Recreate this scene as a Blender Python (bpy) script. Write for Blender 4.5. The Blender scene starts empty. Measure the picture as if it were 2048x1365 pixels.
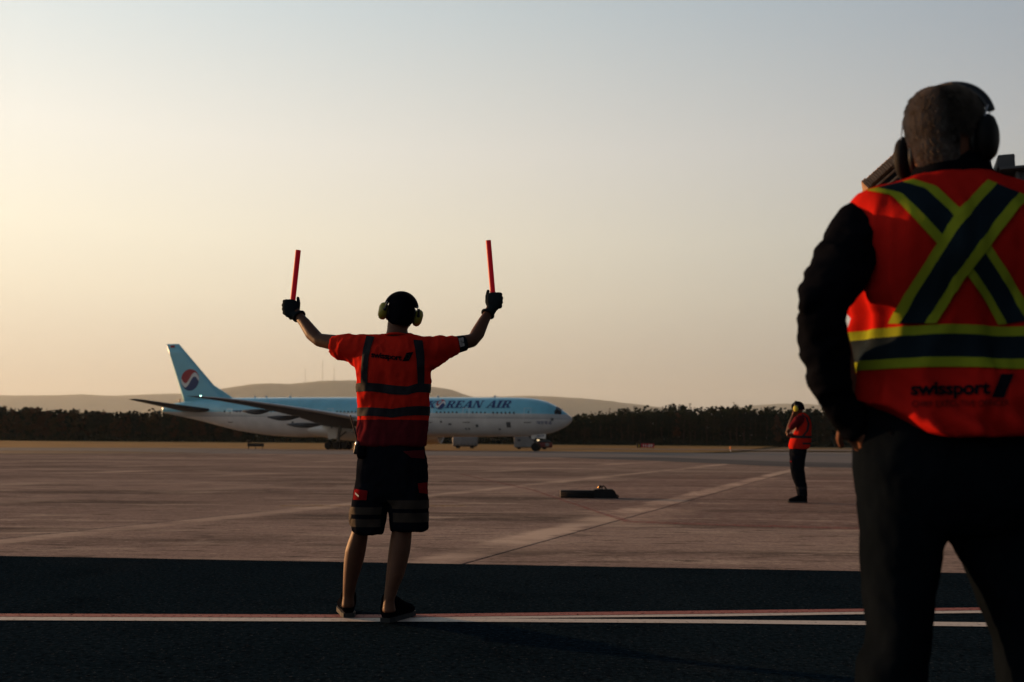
import bpy, bmesh, math, random
from mathutils import Matrix, Vector, noise
from mathutils.bvhtree import BVHTree

random.seed(7)
sc = bpy.context.scene
COL = sc.collection
PI = math.pi

# ------------------------------------------------------------------ camera
FPX, CX, CY = 2000.0, 1024.0, 682.5           # focal length and centre in photograph pixels
EYE = Vector((0, 0, 0.98))
PITCH = math.atan((890 - CY) / FPX)
ROLL = 0.0075
cam = bpy.data.objects.new('camera', bpy.data.cameras.new('camera'))
COL.objects.link(cam); sc.camera = cam
cam.data.sensor_width = 36
cam.data.lens = FPX * 36 / 2048
cam.data.clip_start = 0.05
cam.data.clip_end = 30000
CAM_M = Matrix.Rotation(PI / 2 + PITCH, 4, 'X') @ Matrix.Rotation(ROLL, 4, 'Z')
CAM_M.translation = EYE
cam.matrix_world = CAM_M
cam.data.dof.use_dof = True
cam.data.dof.focus_distance = 5.5
cam.data.dof.aperture_fstop = 3.4
CAM_R = CAM_M.to_3x3()

# ------------------------------------------------------------------ sky and sun
SUN_AZ, SUN_EL = math.radians(-62), math.radians(6.0)
world = bpy.data.worlds.new('World'); sc.world = world; world.use_nodes = True
nt = world.node_tree; N = nt.nodes; L = nt.links
bg = N['Background']

def wmath(op, a, b=None):
    n = N.new('ShaderNodeMath'); n.operation = op
    for i, v in enumerate((a, b)):
        if v is None: continue
        if isinstance(v, (int, float)): n.inputs[i].default_value = v
        else: L.new(v, n.inputs[i])
    return n.outputs[0]

def ramp(nodes, stops):
    r = nodes.new('ShaderNodeValToRGB'); e = r.color_ramp.elements
    while len(e) < len(stops): e.new(0.5)
    for k, (p, c) in enumerate(stops):
        e[k].position = p; e[k].color = (*c, 1)
    return r

tc = N.new('ShaderNodeTexCoord'); sep = N.new('ShaderNodeSeparateXYZ')
L.new(tc.outputs['Generated'], sep.inputs[0])
X_, Y_, Z_ = sep.outputs
elev = wmath('DIVIDE', wmath('ARCSINE', Z_), PI / 2)              # 0 at the horizon, 1 overhead
az = wmath('SUBTRACT', wmath('ARCTAN2', X_, Y_), SUN_AZ)
azd = wmath('DIVIDE', wmath('ARCCOSINE', wmath('COSINE', az)), PI)   # 0 towards the sun, 1 away
D90 = lambda d: d / 90.0
er = ramp(N, [(0, (.48, .41, .325)), (D90(2.6), (.575, .49, .385)), (D90(5.2), (.735, .63, .485)), (D90(8.2), (.885, .785, .60)),
              (D90(11.5), (.965, .885, .70)), (D90(16.5), (.93, .89, .785)), (D90(24), (.69, .765, .77)),
              (D90(38), (.30, .39, .47)), (D90(60), (.10, .14, .195)), (1, (.055, .08, .12))])
L.new(elev, er.inputs[0])
D180 = lambda d: d / 180.0
ar = ramp(N, [(0, (1.05, 1.02, .96)), (D180(35), (1.0, 1.0, 1.0)), (D180(62), (.75, .75, .765)), (D180(89), (.455, .49, .56)),
              (D180(122), (.17, .195, .25)), (1, (.07, .088, .125))])
L.new(azd, ar.inputs[0])
mul = N.new('ShaderNodeMix'); mul.data_type = 'RGBA'; mul.blend_type = 'MULTIPLY'; mul.inputs[0].default_value = 1
L.new(er.outputs[0], mul.inputs[6]); L.new(ar.outputs[0], mul.inputs[7])
sky = N.new('ShaderNodeTexSky'); sky.sky_type = 'NISHITA'; sky.sun_disc = False
sky.sun_elevation = SUN_EL; sky.sun_rotation = SUN_AZ; sky.dust_density = 2.0
add = N.new('ShaderNodeMix'); add.data_type = 'RGBA'; add.blend_type = 'ADD'; add.inputs[0].default_value = 0.012
L.new(mul.outputs[2], add.inputs[6]); L.new(sky.outputs[0], add.inputs[7])
L.new(add.outputs[2], bg.inputs[0]); bg.inputs[1].default_value = 0.51

sun = bpy.data.objects.new('sun', bpy.data.lights.new('sun', 'SUN')); COL.objects.link(sun)
sun.data.energy = 5.0; sun.data.angle = math.radians(0.8); sun.data.color = (1.0, .52, .22)
SUN_DIR = Vector((math.sin(SUN_AZ) * math.cos(SUN_EL), math.cos(SUN_AZ) * math.cos(SUN_EL), math.sin(SUN_EL)))
sun.rotation_euler = SUN_DIR.to_track_quat('Z', 'Y').to_euler()

vs = sc.view_settings
vs.view_transform = 'Standard'; vs.look = 'None'; vs.gamma = 1; vs.exposure = 1.0; vs.use_curve_mapping = False
sc.cycles.use_denoising = True
sc.cycles.max_bounces = 6; sc.cycles.volume_bounces = 0
sc.cycles.sample_clamp_indirect = 4

# ------------------------------------------------------------------ helpers: pixels to places
def ray(x, y):
    return CAM_R @ Vector(((x - CX) / FPX, -(y - CY) / FPX, -1))
def P(x, y, D):
    """The point at distance D (world Y) seen at photograph pixel x, y."""
    d = ray(x, y); return EYE + d * (D / d.y)
def G(x, y, z=0.0):
    """The point of the ground seen at photograph pixel x, y."""
    d = ray(x, y); return EYE + d * ((z - EYE.z) / d.z)
def lerp(a, b, t): return a + (b - a) * t
def interp(x, pts):
    if x <= pts[0][0]: return pts[0][1]
    for (a, fa), (b, fb) in zip(pts, pts[1:]):
        if x <= b: return lerp(fa, fb, (x - a) / (b - a) if b > a else 0)
    return pts[-1][1]
def smooth(t):
    t = max(0, min(1, t)); return t * t * (3 - 2 * t)

# ------------------------------------------------------------------ helpers: materials
def mat(name, color, rough=.8, spec=.3, var=.0, scale=20., bump=.0, bscale=200., metal=0., emit=None, stretch=None, sheen=0., coat=0., trans=0.):
    m = bpy.data.materials.new(name); m.use_nodes = True
    t = m.node_tree; b = t.nodes['Principled BSDF']
    b.inputs['Base Color'].default_value = (*color, 1)
    b.inputs['Roughness'].default_value = rough
    b.inputs['Specular IOR Level'].default_value = spec
    b.inputs['Metallic'].default_value = metal
    b.inputs['Sheen Weight'].default_value = sheen
    b.inputs['Coat Weight'].default_value = coat
    if trans: b.inputs['Subsurface Weight'].default_value = 0
    co = t.nodes.new('ShaderNodeTexCoord')
    src = co.outputs['Object']
    if stretch:
        mp = t.nodes.new('ShaderNodeMapping'); mp.inputs['Scale'].default_value = stretch
        t.links.new(src, mp.inputs[0]); src = mp.outputs[0]
    if var:
        nz = t.nodes.new('ShaderNodeTexNoise'); nz.inputs['Scale'].default_value = scale; nz.inputs['Detail'].default_value = 5
        t.links.new(src, nz.inputs[0])
        r = ramp(t.nodes, [(.3, tuple(c * (1 - var) for c in color)), (.7, tuple(min(1, c * (1 + var)) for c in color))])
        t.links.new(nz.outputs[0], r.inputs[0]); t.links.new(r.outputs[0], b.inputs['Base Color'])
    if bump:
        nz = t.nodes.new('ShaderNodeTexNoise'); nz.inputs['Scale'].default_value = bscale; nz.inputs['Detail'].default_value = 3
        t.links.new(src, nz.inputs[0])
        bp = t.nodes.new('ShaderNodeBump'); bp.inputs['Strength'].default_value = bump; bp.inputs['Distance'].default_value = .01
        t.links.new(nz.outputs[0], bp.inputs['Height']); t.links.new(bp.outputs[0], b.inputs['Normal'])
    if emit:
        b.inputs['Emission Color'].default_value = (*emit[0], 1); b.inputs['Emission Strength'].default_value = emit[1]
    return m

# ------------------------------------------------------------------ helpers: objects
def tag(o, label=None, cat=None, group=None, kind=None):
    if label: o['label'] = label
    if cat: o['category'] = cat
    if group: o['group'] = group
    if kind: o['kind'] = kind
    return o
def empty(name, loc=(0, 0, 0), rz=0):
    o = bpy.data.objects.new(name, None); COL.objects.link(o)
    o.location = loc; o.rotation_euler = (0, 0, rz); o.empty_display_size = .1
    return o
def root_loc(o):
    while o.parent: o = o.parent
    return o.location
def obj(name, data, m=None, parent=None, shade=True, local=False):
    """Link a bmesh, mesh or (verts, faces) as one mesh object; world coordinates become the root's."""
    if isinstance(data, bmesh.types.BMesh):
        me = bpy.data.meshes.new(name); data.to_mesh(me); data.free()
    elif isinstance(data, tuple):
        me = bpy.data.meshes.new(name); me.from_pydata([tuple(v) for v in data[0]], [], data[1]); me.validate()
    else: me = data
    if parent is not None and not local:
        me.transform(Matrix.Translation(-root_loc(parent)))
    if m is not None and not me.materials:
        for k in (m if isinstance(m, (list, tuple)) else (m,)): me.materials.append(k)
    if shade:
        for p in me.polygons: p.use_smooth = True
    o = bpy.data.objects.new(name, me); COL.objects.link(o)
    if parent is not None: o.parent = parent
    return o
def copy_tree(o, parent=None):
    c = o.copy(); COL.objects.link(c)
    if parent is not None: c.parent = parent
    for ch in o.children: copy_tree(ch, c)
    return c

def box(bm, c, s, rot=None, bevel=0):
    r = bmesh.ops.create_cube(bm, size=1)
    M = Matrix.Translation(Vector(c)) @ (rot.to_4x4() if rot else Matrix.Identity(4)) @ Matrix.Diagonal((*s, 1))
    bmesh.ops.transform(bm, matrix=M, verts=r['verts'])
    if bevel:
        ed = list({e for v in r['verts'] for e in v.link_edges})
        bmesh.ops.bevel(bm, geom=ed, offset=bevel, segments=2, affect='EDGES', profile=.5)
def ring_faces(bm, rings, cap=True, close=True):
    for a, b in zip(rings, rings[1:]):
        n = len(a)
        for i in range(n if close else n - 1):
            j = (i + 1) % n
            bm.faces.new((a[i], a[j], b[j], b[i]))
    if cap:
        bm.faces.new(list(reversed(rings[0]))); bm.faces.new(rings[-1])
def tube(bm, pts, rad, seg=14, ref=None, round_end=True):
    """A tapered limb along pts; rad is a radius or (across ref, along ref) for each point."""
    pts = [Vector(p) for p in pts]
    rad = [r if isinstance(r, (tuple, list)) else (r, r) for r in rad]
    if round_end:
        d0 = (pts[0] - pts[1]).normalized(); d1 = (pts[-1] - pts[-2]).normalized()
        r0, r1 = rad[0], rad[-1]; m0, m1 = min(r0), min(r1)
        sc_ = lambda r, k: (r[0] * k, r[1] * k)
        pts = [pts[0] + d0 * m0 * .92, pts[0] + d0 * m0 * .6] + pts + [pts[-1] + d1 * m1 * .6, pts[-1] + d1 * m1 * .92]
        rad = [sc_(r0, .38), sc_(r0, .8)] + rad + [sc_(r1, .8), sc_(r1, .38)]
    up = Vector(ref) if ref is not None else None
    rings = []
    prev = None
    for i, p in enumerate(pts):
        t = (pts[min(i + 1, len(pts) - 1)] - pts[max(i - 1, 0)]).normalized()
        u = up if up is not None else (prev if prev is not None else (Vector((0, 1, 0)) if abs(t.y) < .9 else Vector((1, 0, 0))))
        a = (u - t * u.dot(t)).normalized(); b = t.cross(a)
        prev = a
        rings.append([bm.verts.new(p + b * rad[i][0] * math.cos(2 * PI * k / seg) + a * rad[i][1] * math.sin(2 * PI * k / seg)) for k in range(seg)])
    ring_faces(bm, rings)
def stack(bm, rows, seg=28, expo=2.3):
    """A torso or leg from photograph rows: (y, x_left, x_right, distance, half depth)."""
    rings = []
    for (y, xl, xr, D, th) in rows:
        a, b = P(xl, y, D), P(xr, y, D); c = (a + b) / 2; h = (b - a) / 2
        rg = []
        for k in range(seg):
            t = 2 * PI * k / seg; cs, sn = math.cos(t), math.sin(t)
            q = 2 / expo
            rg.append(bm.verts.new(c + h * math.copysign(abs(cs) ** q, cs) + Vector((0, th, 0)) * math.copysign(abs(sn) ** q, sn)))
        rings.append(rg)
    ring_faces(bm, rings)
def ball(bm, c, r, M=None, seg=16):
    rr = bmesh.ops.create_uvsphere(bm, u_segments=seg, v_segments=max(6, seg // 2), radius=1)
    T = Matrix.Translation(Vector(c)) @ (M.to_4x4() if M else Matrix.Identity(4)) @ Matrix.Diagonal((*((r,) * 3 if isinstance(r, (int, float)) else r), 1))
    bmesh.ops.transform(bm, matrix=T, verts=rr['verts'])
def remeshed(bm, voxel, it=4, fac=.5):
    """Fuse overlapping closed pieces into one continuous smooth mesh."""
    bmesh.ops.recalc_face_normals(bm, faces=bm.faces)
    me = bpy.data.meshes.new('tmp'); bm.to_mesh(me); bm.free()
    o = bpy.data.objects.new('tmp', me); COL.objects.link(o)
    m = o.modifiers.new('r', 'REMESH'); m.mode = 'VOXEL'; m.voxel_size = voxel
    if it:
        s = o.modifiers.new('s', 'SMOOTH'); s.iterations = it; s.factor = fac
    bpy.context.view_layer.update()
    dg = bpy.context.evaluated_depsgraph_get()
    out = bpy.data.meshes.new_from_object(o.evaluated_get(dg))
    bpy.data.objects.remove(o); bpy.data.meshes.remove(me)
    return out
def wrinkle(me, amp, freq, seed=0, stretch=(1, 1, 1), ridge=True, fade=None):
    me.update()
    ns = [v.normal.copy() for v in me.vertices]
    off = Vector((seed * 3.7, seed * 1.3, seed * 5.1))
    for v, n in zip(me.vertices, ns):
        p = Vector((v.co.x * stretch[0], v.co.y * stretch[1], v.co.z * stretch[2])) * freq + off
        h = noise.noise(p) + .5 * noise.noise(p * 2.1)
        if ridge: h = .6 - abs(h) * 1.5
        v.co += n * h * amp * (fade(v.co) if fade else 1)
    me.update()
def bvh_of(me):
    return BVHTree.FromPolygons([v.co for v in me.vertices], [tuple(p.vertices) for p in me.polygons])
def hit_px(bvh, x, y, off):
    d = ray(x, y).normalized()
    h = bvh.ray_cast(EYE, d)
    if h[0] is None: return None
    n = h[1] if h[1].dot(d) < 0 else -h[1]
    return h[0] + n * off * .6 - d * off * .6
def patch_px(bvh, quad, nu, nv, off):
    """A strip of cloth laid on a garment: quad(u, v) gives photograph pixels on its back."""
    vs, grid = [], {}
    for i in range(nu + 1):
        for j in range(nv + 1):
            p = hit_px(bvh, *quad(i / nu, j / nv), off)
            if p is not None: grid[i, j] = len(vs); vs.append(p)
    fs = []
    for i in range(nu):
        for j in range(nv):
            k = [(i, j), (i, j + 1), (i + 1, j + 1), (i + 1, j)]
            if all(q in grid for q in k):
                if max((vs[grid[k[a]]] - vs[grid[k[(a + 1) % 4]]]).length for a in range(4)) < .12:
                    fs.append([grid[q] for q in k])
    return vs, fs
def wrap_band(bvh, c, z0, z1, off, n=64, nv=4, sweep=None):
    """A band right round a garment; c is the axis (x, y), z0 and z1 heights as functions of X."""
    vs, idx = [], {}
    for i in range(n):
        a = 2 * PI * i / n
        if sweep and not sweep(a): continue
        d = Vector((math.cos(a), math.sin(a), 0))
        for j in range(nv + 1):
            h0 = None
            X = c[0] + d.x * .25
            z = lerp(z0(X), z1(X), j / nv)
            for R in (1.2, .6, .4):
                h = bvh.ray_cast(Vector((c[0], c[1], z)) + d * R, -d)
                if h[0] is not None and (h[0] - Vector((c[0], c[1], z))).length < .36: h0 = h; break
            if h0: idx[i, j] = len(vs); vs.append(h0[0] + d * off)
    fs = []
    for i in range(n):
        for j in range(nv):
            k = [(i, j), ((i + 1) % n, j), ((i + 1) % n, j + 1), (i, j + 1)]
            if all(q in idx for q in k) and (vs[idx[k[0]]] - vs[idx[k[1]]]).length < .09: fs.append([idx[q] for q in k])
    return vs, fs
def polyline_x(pts):
    return lambda x: interp(x, pts)

def text_mesh(s, bold=0.0, shear=0.0, spacing=1.0, cut=0):
    """Flat lettering as a triangulated mesh: verts (u, v) with cap height about 0.7."""
    cu = bpy.data.curves.new('t', 'FONT'); cu.body = s; cu.offset = bold; cu.shear = shear; cu.space_character = spacing
    cu.resolution_u = 3
    o = bpy.data.objects.new('t', cu); COL.objects.link(o)
    bpy.context.view_layer.update()
    me = bpy.data.meshes.new_from_object(o.evaluated_get(bpy.context.evaluated_depsgraph_get()))
    bpy.data.objects.remove(o)
    bm = bmesh.new(); bm.from_mesh(me); bpy.data.meshes.remove(me)
    bmesh.ops.triangulate(bm, faces=bm.faces)
    for _ in range(cut):
        bmesh.ops.subdivide_edges(bm, edges=[e for e in bm.edges if e.calc_length() > .25], cuts=1)
        bmesh.ops.triangulate(bm, faces=bm.faces)
    vs = [v.co.copy() for v in bm.verts]; bm.verts.index_update()
    fs = [[v.index for v in f.verts] for f in bm.faces]; bm.free()
    x0 = min(v.x for v in vs); x1 = max(v.x for v in vs)
    return [((v.x - x0) / (x1 - x0), v.y) for v in vs], fs
def text_px(bvh, s, pos, off, **kw):
    """Lettering printed on a garment; pos(u, v) gives photograph pixels."""
    uv, fs = text_mesh(s, **kw)
    vs = [hit_px(bvh, *pos(u, v), off) for u, v in uv]
    ok = [f for f in fs if all(vs[i] is not None for i in f)]
    return [v if v is not None else Vector() for v in vs], ok
def earmuff_cup(bm, M, rx=.03, rz=.05, ry=.042, seg=20):
    """A cup with bevelled edges, its axis along local x."""
    prof = [(0, .0), (0, .8), (.18, .96), (.55, 1), (.82, .86), (1, .55), (1, .0)]
    rings = []
    for (x, r) in prof[1:-1]:
        rings.append([bm.verts.new(M @ Vector((x * rx, ry * r * math.cos(2 * PI * k / seg), rz * r * math.sin(2 * PI * k / seg)))) for k in range(seg)])
    ring_faces(bm, rings)
def head_mesh(bm, M, h=.235, w=.076):
    """A head with brow, sockets, nose, lips, chin and ears, face towards local +y, origin at ear height."""
    prof = [  # z, back y, front y, half width  (fractions of height)
        (-.50, -.02, .33, .14), (-.46, -.10, .40, .21), (-.40, -.20, .42, .26), (-.33, -.30, .405, .285), (-.27, -.345, .43, .295),
        (-.22, -.37, .41, .30), (-.15, -.40, .42, .31), (-.06, -.43, .415, .325), (.03, -.455, .405, .335), (.10, -.465, .425, .34),
        (.18, -.465, .425, .34), (.27, -.445, .40, .325), (.35, -.40, .345, .29), (.42, -.32, .25, .225), (.47, -.20, .13, .14), (.50, -.07, .02, .05)]
    seg = 32; rings = []
    for (z, yb, yf, hw) in prof:
        rg = []
        for k in range(seg):
            t = 2 * PI * k / seg
            x = hw * h * math.copysign(abs(math.cos(t)) ** .85, math.cos(t)) * (w / .076)
            c, r = (yf + yb) / 2, (yf - yb) / 2
            y = (c + r * math.copysign(abs(math.sin(t)) ** .95, math.sin(t))) * h
            f = math.exp(-(math.degrees(t) - 90) ** 2 / 120.)
            if -.20 < z < .05: y += f * h * .10 * (1 - abs(z + .12) / .2 if abs(z + .12) < .2 else 0)    # nose
            s = math.exp(-(abs(math.degrees(t) - 90) - 24) ** 2 / 90.)
            if -.02 < z < .08: y -= s * h * .035                                                         # eye sockets
            if -.30 < z < -.24: y += f * h * .012                                                        # lips
            rg.append(bm.verts.new(M @ Vector((x, y, z * h))))
        rings.append(rg)
    ring_faces(bm, rings)
    for s in (-1, 1):
        ball(bm, M @ Vector((s * .335 * h * w / .076, -.03 * h, -.03 * h)), (.012, .022, .034), M.to_3x3(), 10)
def place(pos, yaw=0, tilt=0, roll=0, scale=1):
    return Matrix.Translation(pos) @ Matrix.Rotation(yaw, 4, 'Z') @ Matrix.Rotation(tilt, 4, 'X') @ Matrix.Rotation(roll, 4, 'Y') @ Matrix.Scale(scale, 4)

# ================================================================== SETTING
def gz(x, y):
    return 1.1 * smooth((y - 180) / 115.0)
# ground: one sheet to the horizon, rising gently beyond the taxiway
xs = [-17000, -8000, -4000, -2000, -1000, -600, -400, -300, -200, -100, 0, 100, 200, 300, 400, 600, 1000, 2000, 4000, 8000, 17000]
ys = [-250, -60, 0, 60, 120, 160, 175, 190, 205, 220, 240, 260, 280, 300, 340, 420, 600, 1000, 2000, 3500, 5000, 9000, 20500]
vs_, fs_ = [], []
for j, y in enumerate(ys):
    for i, x in enumerate(xs): vs_.append((x, y, gz(x, y) - .14))
for j in range(len(ys) - 1):
    for i in range(len(xs) - 1):
        a = j * len(xs) + i; fs_.append((a, a + 1, a + len(xs) + 1, a + len(xs)))
M_GROUND = mat('field', (.13, .085, .035), .95, .1, var=.45, scale=.09)
tag(obj('ground', (vs_, fs_), M_GROUND), kind='structure')

def sheet(name, pts, z, m, kind='structure', sub=0, parent=None):
    bm = bmesh.new()
    f = bm.faces.new([bm.verts.new((p[0], p[1], z)) for p in pts])
    if f.calc_area() and f.normal.z < 0: f.normal_flip()
    bmesh.ops.recalc_face_normals(bm, faces=bm.faces)
    bm.normal_update()
    for f in bm.faces:
        if f.normal.z < 0: f.normal_flip()
    bmesh.ops.triangulate(bm, faces=bm.faces)
    return tag(obj(name, bm, m, parent, shade=False), kind=kind)

def gpx(*pts): return [tuple(G(x, y)[:2]) for x, y in pts]

# ---- materials of the pavements
def pavement(name, base, stains, streak=(1, 1, 1), spec=.2, rough=.85, grain=60., joints=None, grain_amt=.35, bump=.5, bscale=90):
    m = bpy.data.materials.new(name); m.use_nodes = True
    t = m.node_tree; n = t.nodes; l = t.links; b = n['Principled BSDF']
    b.inputs['Roughness'].default_value = rough; b.inputs['Specular IOR Level'].default_value = spec
    co = n.new('ShaderNodeTexCoord'); mp = n.new('ShaderNodeMapping'); mp.inputs['Scale'].default_value = streak
    mp.inputs['Rotation'].default_value = (0, 0, math.radians(4))
    l.new(co.outputs['Object'], mp.inputs[0])
    col = None
    def mixc(a, bcol, fac, mode='MIX'):
        x = n.new('ShaderNodeMix'); x.data_type = 'RGBA'; x.blend_type = mode
        if isinstance(fac, float): x.inputs[0].default_value = fac
        else: l.new(fac, x.inputs[0])
        for k, v in ((6, a), (7, bcol)):
            if isinstance(v, tuple): x.inputs[k].default_value = (*v, 1)
            else: l.new(v, x.inputs[k])
        return x.outputs[2]
    def nse(scale, detail=6, src=None, rgh=.6):
        z = n.new('ShaderNodeTexNoise'); z.inputs['Scale'].default_value = scale; z.inputs['Detail'].default_value = detail
        z.inputs['Roughness'].default_value = rgh
        l.new(src or mp.outputs[0], z.inputs[0]); return z.outputs[0]
    def rmp(v, a, c):
        r = n.new('ShaderNodeMapRange'); r.inputs[1].default_value = a; r.inputs[2].default_value = c; l.new(v, r.inputs[0]); return r.outputs[0]
    col = base
    for (sc_, c, lo, hi) in stains:
        col = mixc(col, c, rmp(nse(sc_), lo, hi))
    g = rmp(nse(grain, 4, co.outputs['Object'], .75), .30, .72)
    gm = n.new('ShaderNodeMapRange'); gm.inputs[3].default_value = 1 - grain_amt; gm.inputs[4].default_value = 1 + grain_amt; l.new(g, gm.inputs[0])
    vm = n.new('ShaderNodeVectorMath'); vm.operation = 'SCALE'; l.new(col, vm.inputs[0]); l.new(gm.outputs[0], vm.inputs['Scale'])
    col = vm.outputs[0]
    if joints:      # pale sealed strips along the slab joints
        (bx_, by_), off, pitch, tint = joints
        dt = n.new('ShaderNodeVectorMath'); dt.operation = 'DOT_PRODUCT'; dt.inputs[1].default_value = (bx_, by_, 0); l.new(co.outputs['Object'], dt.inputs[0])
        def mth(op, a, bb):
            q = n.new('ShaderNodeMath'); q.operation = op
            for k, v in enumerate((a, bb)):
                if isinstance(v, (int, float)): q.inputs[k].default_value = v
                else: l.new(v, q.inputs[k])
            return q.outputs[0]
        d = mth('PINGPONG', mth('SUBTRACT', dt.outputs['Value'], off), pitch / 2)
        wob = mth('ADD', d, mth('MULTIPLY', mth('SUBTRACT', nse(1.3), .5), .9))
        band = rmp(wob, .75, .15)
        band = mth('MULTIPLY', mth('MULTIPLY', band, rmp(nse(.5), .40, .60)), rmp(nse(.12), .46, .60))
        col = mixc(col, tint, mth('MULTIPLY', band, .7))
        for q_ in (0, 1):       # the two joints that were sealed most recently
            d2 = mth('ABSOLUTE', mth('ADD', mth('SUBTRACT', dt.outputs['Value'], off - q_ * pitch), (.28, -.22)[q_]), 0)
            w2 = mth('ADD', d2, mth('ADD', mth('MULTIPLY', mth('SUBTRACT', nse(1.1), .5), .45), mth('MULTIPLY', mth('SUBTRACT', nse(7.), .5), .35)))
            col = mixc(col, tint, mth('MULTIPLY', rmp(w2, .28, .13), mth('MULTIPLY', rmp(nse(.6), .34, .56), (.72, .42)[q_])))
    l.new(col, b.inputs['Base Color'])
    bp = n.new('ShaderNodeBump'); bp.inputs['Strength'].default_value = bump; bp.inputs['Distance'].default_value = .01
    l.new(nse(bscale, 5, co.outputs['Object'], .7), bp.inputs['Height']); l.new(bp.outputs[0], b.inputs['Normal'])
    return m

JA = G(0, 1078); JB = G(1580, 945); J0 = G(930, 1127)
ja = Vector((JB.x - J0.x, JB.y - J0.y)).normalized(); jb = Vector((ja.y, -ja.x))
j_off = J0.x * jb.x + J0.y * jb.y
j_pitch = abs((JA.x * jb.x + JA.y * jb.y) - j_off)
M_CONC = pavement('concrete', (.295, .220, .185), [(.05, (.185, .140, .120), .42, .58), (.16, (.39, .30, .25), .52, .64), (.5, (.14, .108, .092), .50, .62), (1.8, (.40, .315, .255), .55, .66), (6., (.11, .086, .074), .54, .68), (14., (.40, .31, .255), .56, .68), (30., (.12, .09, .075), .55, .68)],
                  streak=(.26, 1, 1), grain=22, joints=((jb.x, jb.y), j_off, j_pitch, (.64, .50, .395)), spec=.0, grain_amt=.34, bump=.35, bscale=40)
M_SEAL = mat('joint_sealant', (.02, .018, .018), .8, .2)
M_ASPH = pavement('fresh_asphalt', (.0066, .0135, .0200), [(.22, (.0095, .0175, .0245), .45, .7), (1.4, (.0048, .0098, .0148), .5, .7), (.3, (.016, .0195, .0235), .58, .76), (22., (.0030, .0060, .009), .52, .66), (46., (.055, .058, .060), .59, .72)], grain=38, spec=.0, grain_amt=.75, bump=.9, bscale=70, rough=.9)
M_TAXI = pavement('old_asphalt', (.155, .142, .138), [(.03, (.19, .17, .16), .45, .65), (.2, (.13, .12, .12), .5, .7)], streak=(.2, 1, 1), grain=6, spec=.03, grain_amt=.2)
M_DARKB = pavement('resurfaced_asphalt', (.075, .072, .075), [(.1, (.10, .095, .095), .45, .65)], streak=(.2, 1, 1), grain=6, spec=.02, grain_amt=.2)

# ---- near asphalt
e0, e1 = G(0, 1112), G(1740, 1143)
ed = Vector((e1.x - e0.x, e1.y - e0.y)).normalized()
en = Vector((-ed.y, ed.x))                      # points away from the camera
def edge_pt(t, off=0): return (e0.x + ed.x * t + en.x * off, e0.y + ed.y * t + en.y * off)
sheet('asphalt_strip', [edge_pt(-120), edge_pt(140), edge_pt(140, -60), edge_pt(-120, -60)], .0, M_ASPH)
# ---- concrete apron: a base sheet with raised slabs where the joints can be told apart
far = gpx((-900, 908.5), (0, 908), (430, 907), (700, 908.5), (900, 911), (1120, 915), (1330, 922.5), (1560, 932.5), (1740, 936), (2048, 941), (2700, 950))
apron = sheet('concrete_apron', [edge_pt(-60, .004), edge_pt(70, .004)] + list(reversed(far)), -.022, M_CONC)
def clip(poly, n, d):
    out = []
    for i, a in enumerate(poly):
        b = poly[(i + 1) % len(poly)]
        da, db = a[0] * n[0] + a[1] * n[1] - d, b[0] * n[0] + b[1] * n[1] - d
        if da >= 0: out.append(a)
        if (da >= 0) != (db >= 0):
            t = da / (da - db); out.append((lerp(a[0], b[0], t), lerp(a[1], b[1], t)))
    return out
d_edge = e0.x * en.x + e0.y * en.y
cells = []
c_along = 6.0
for i in range(-16, 14):
    for k in range(-4, 12):
        u0, u1 = j_off + i * j_pitch + .011, j_off + (i + 1) * j_pitch - .011
        v0, v1 = k * c_along + .006, (k + 1) * c_along - .006
        q = [(jb.x * u + ja.x * v, jb.y * u + ja.y * v) for u, v in ((u0, v0), (u1, v0), (u1, v1), (u0, v1))]
        q = clip(q, (en.x, en.y), d_edge + .004)
        if len(q) < 3: continue
        cx, cy = sum(p[0] for p in q) / len(q), sum(p[1] for p in q) / len(q)
        if cy > 42 or cy < 4 or abs(cx) > cy * .62 + 7: continue
        cells.append((math.hypot(cx, cy), q))
cells.sort()
for dist, q in cells:
    dz = random.uniform(-.0012, .0012)
    bm = bmesh.new()
    ins = .006
    cx, cy = sum(p[0] for p in q) / len(q), sum(p[1] for p in q) / len(q)
    top = [bm.verts.new((p[0] + (cx - p[0]) * ins / 3, p[1] + (cy - p[1]) * ins / 3, dz)) for p in q]
    mid = [bm.verts.new((p[0], p[1], dz - .004)) for p in q]
    bot = [bm.verts.new((p[0], p[1], -.030)) for p in q]
    f = bm.faces.new(top)
    for a, b_, mi in ((top, mid, 0), (mid, bot, 1)):
        for i in range(len(q)):
            g_ = bm.faces.new((a[i], b_[i], b_[(i + 1) % len(q)], a[(i + 1) % len(q)])); g_.material_index = mi
    bmesh.ops.recalc_face_normals(bm, faces=bm.faces)
    if f.normal.z < 0: bmesh.ops.reverse_faces(bm, faces=bm.faces)
    obj('slab', bm, [M_CONC, M_SEAL], apron, shade=False)

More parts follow.
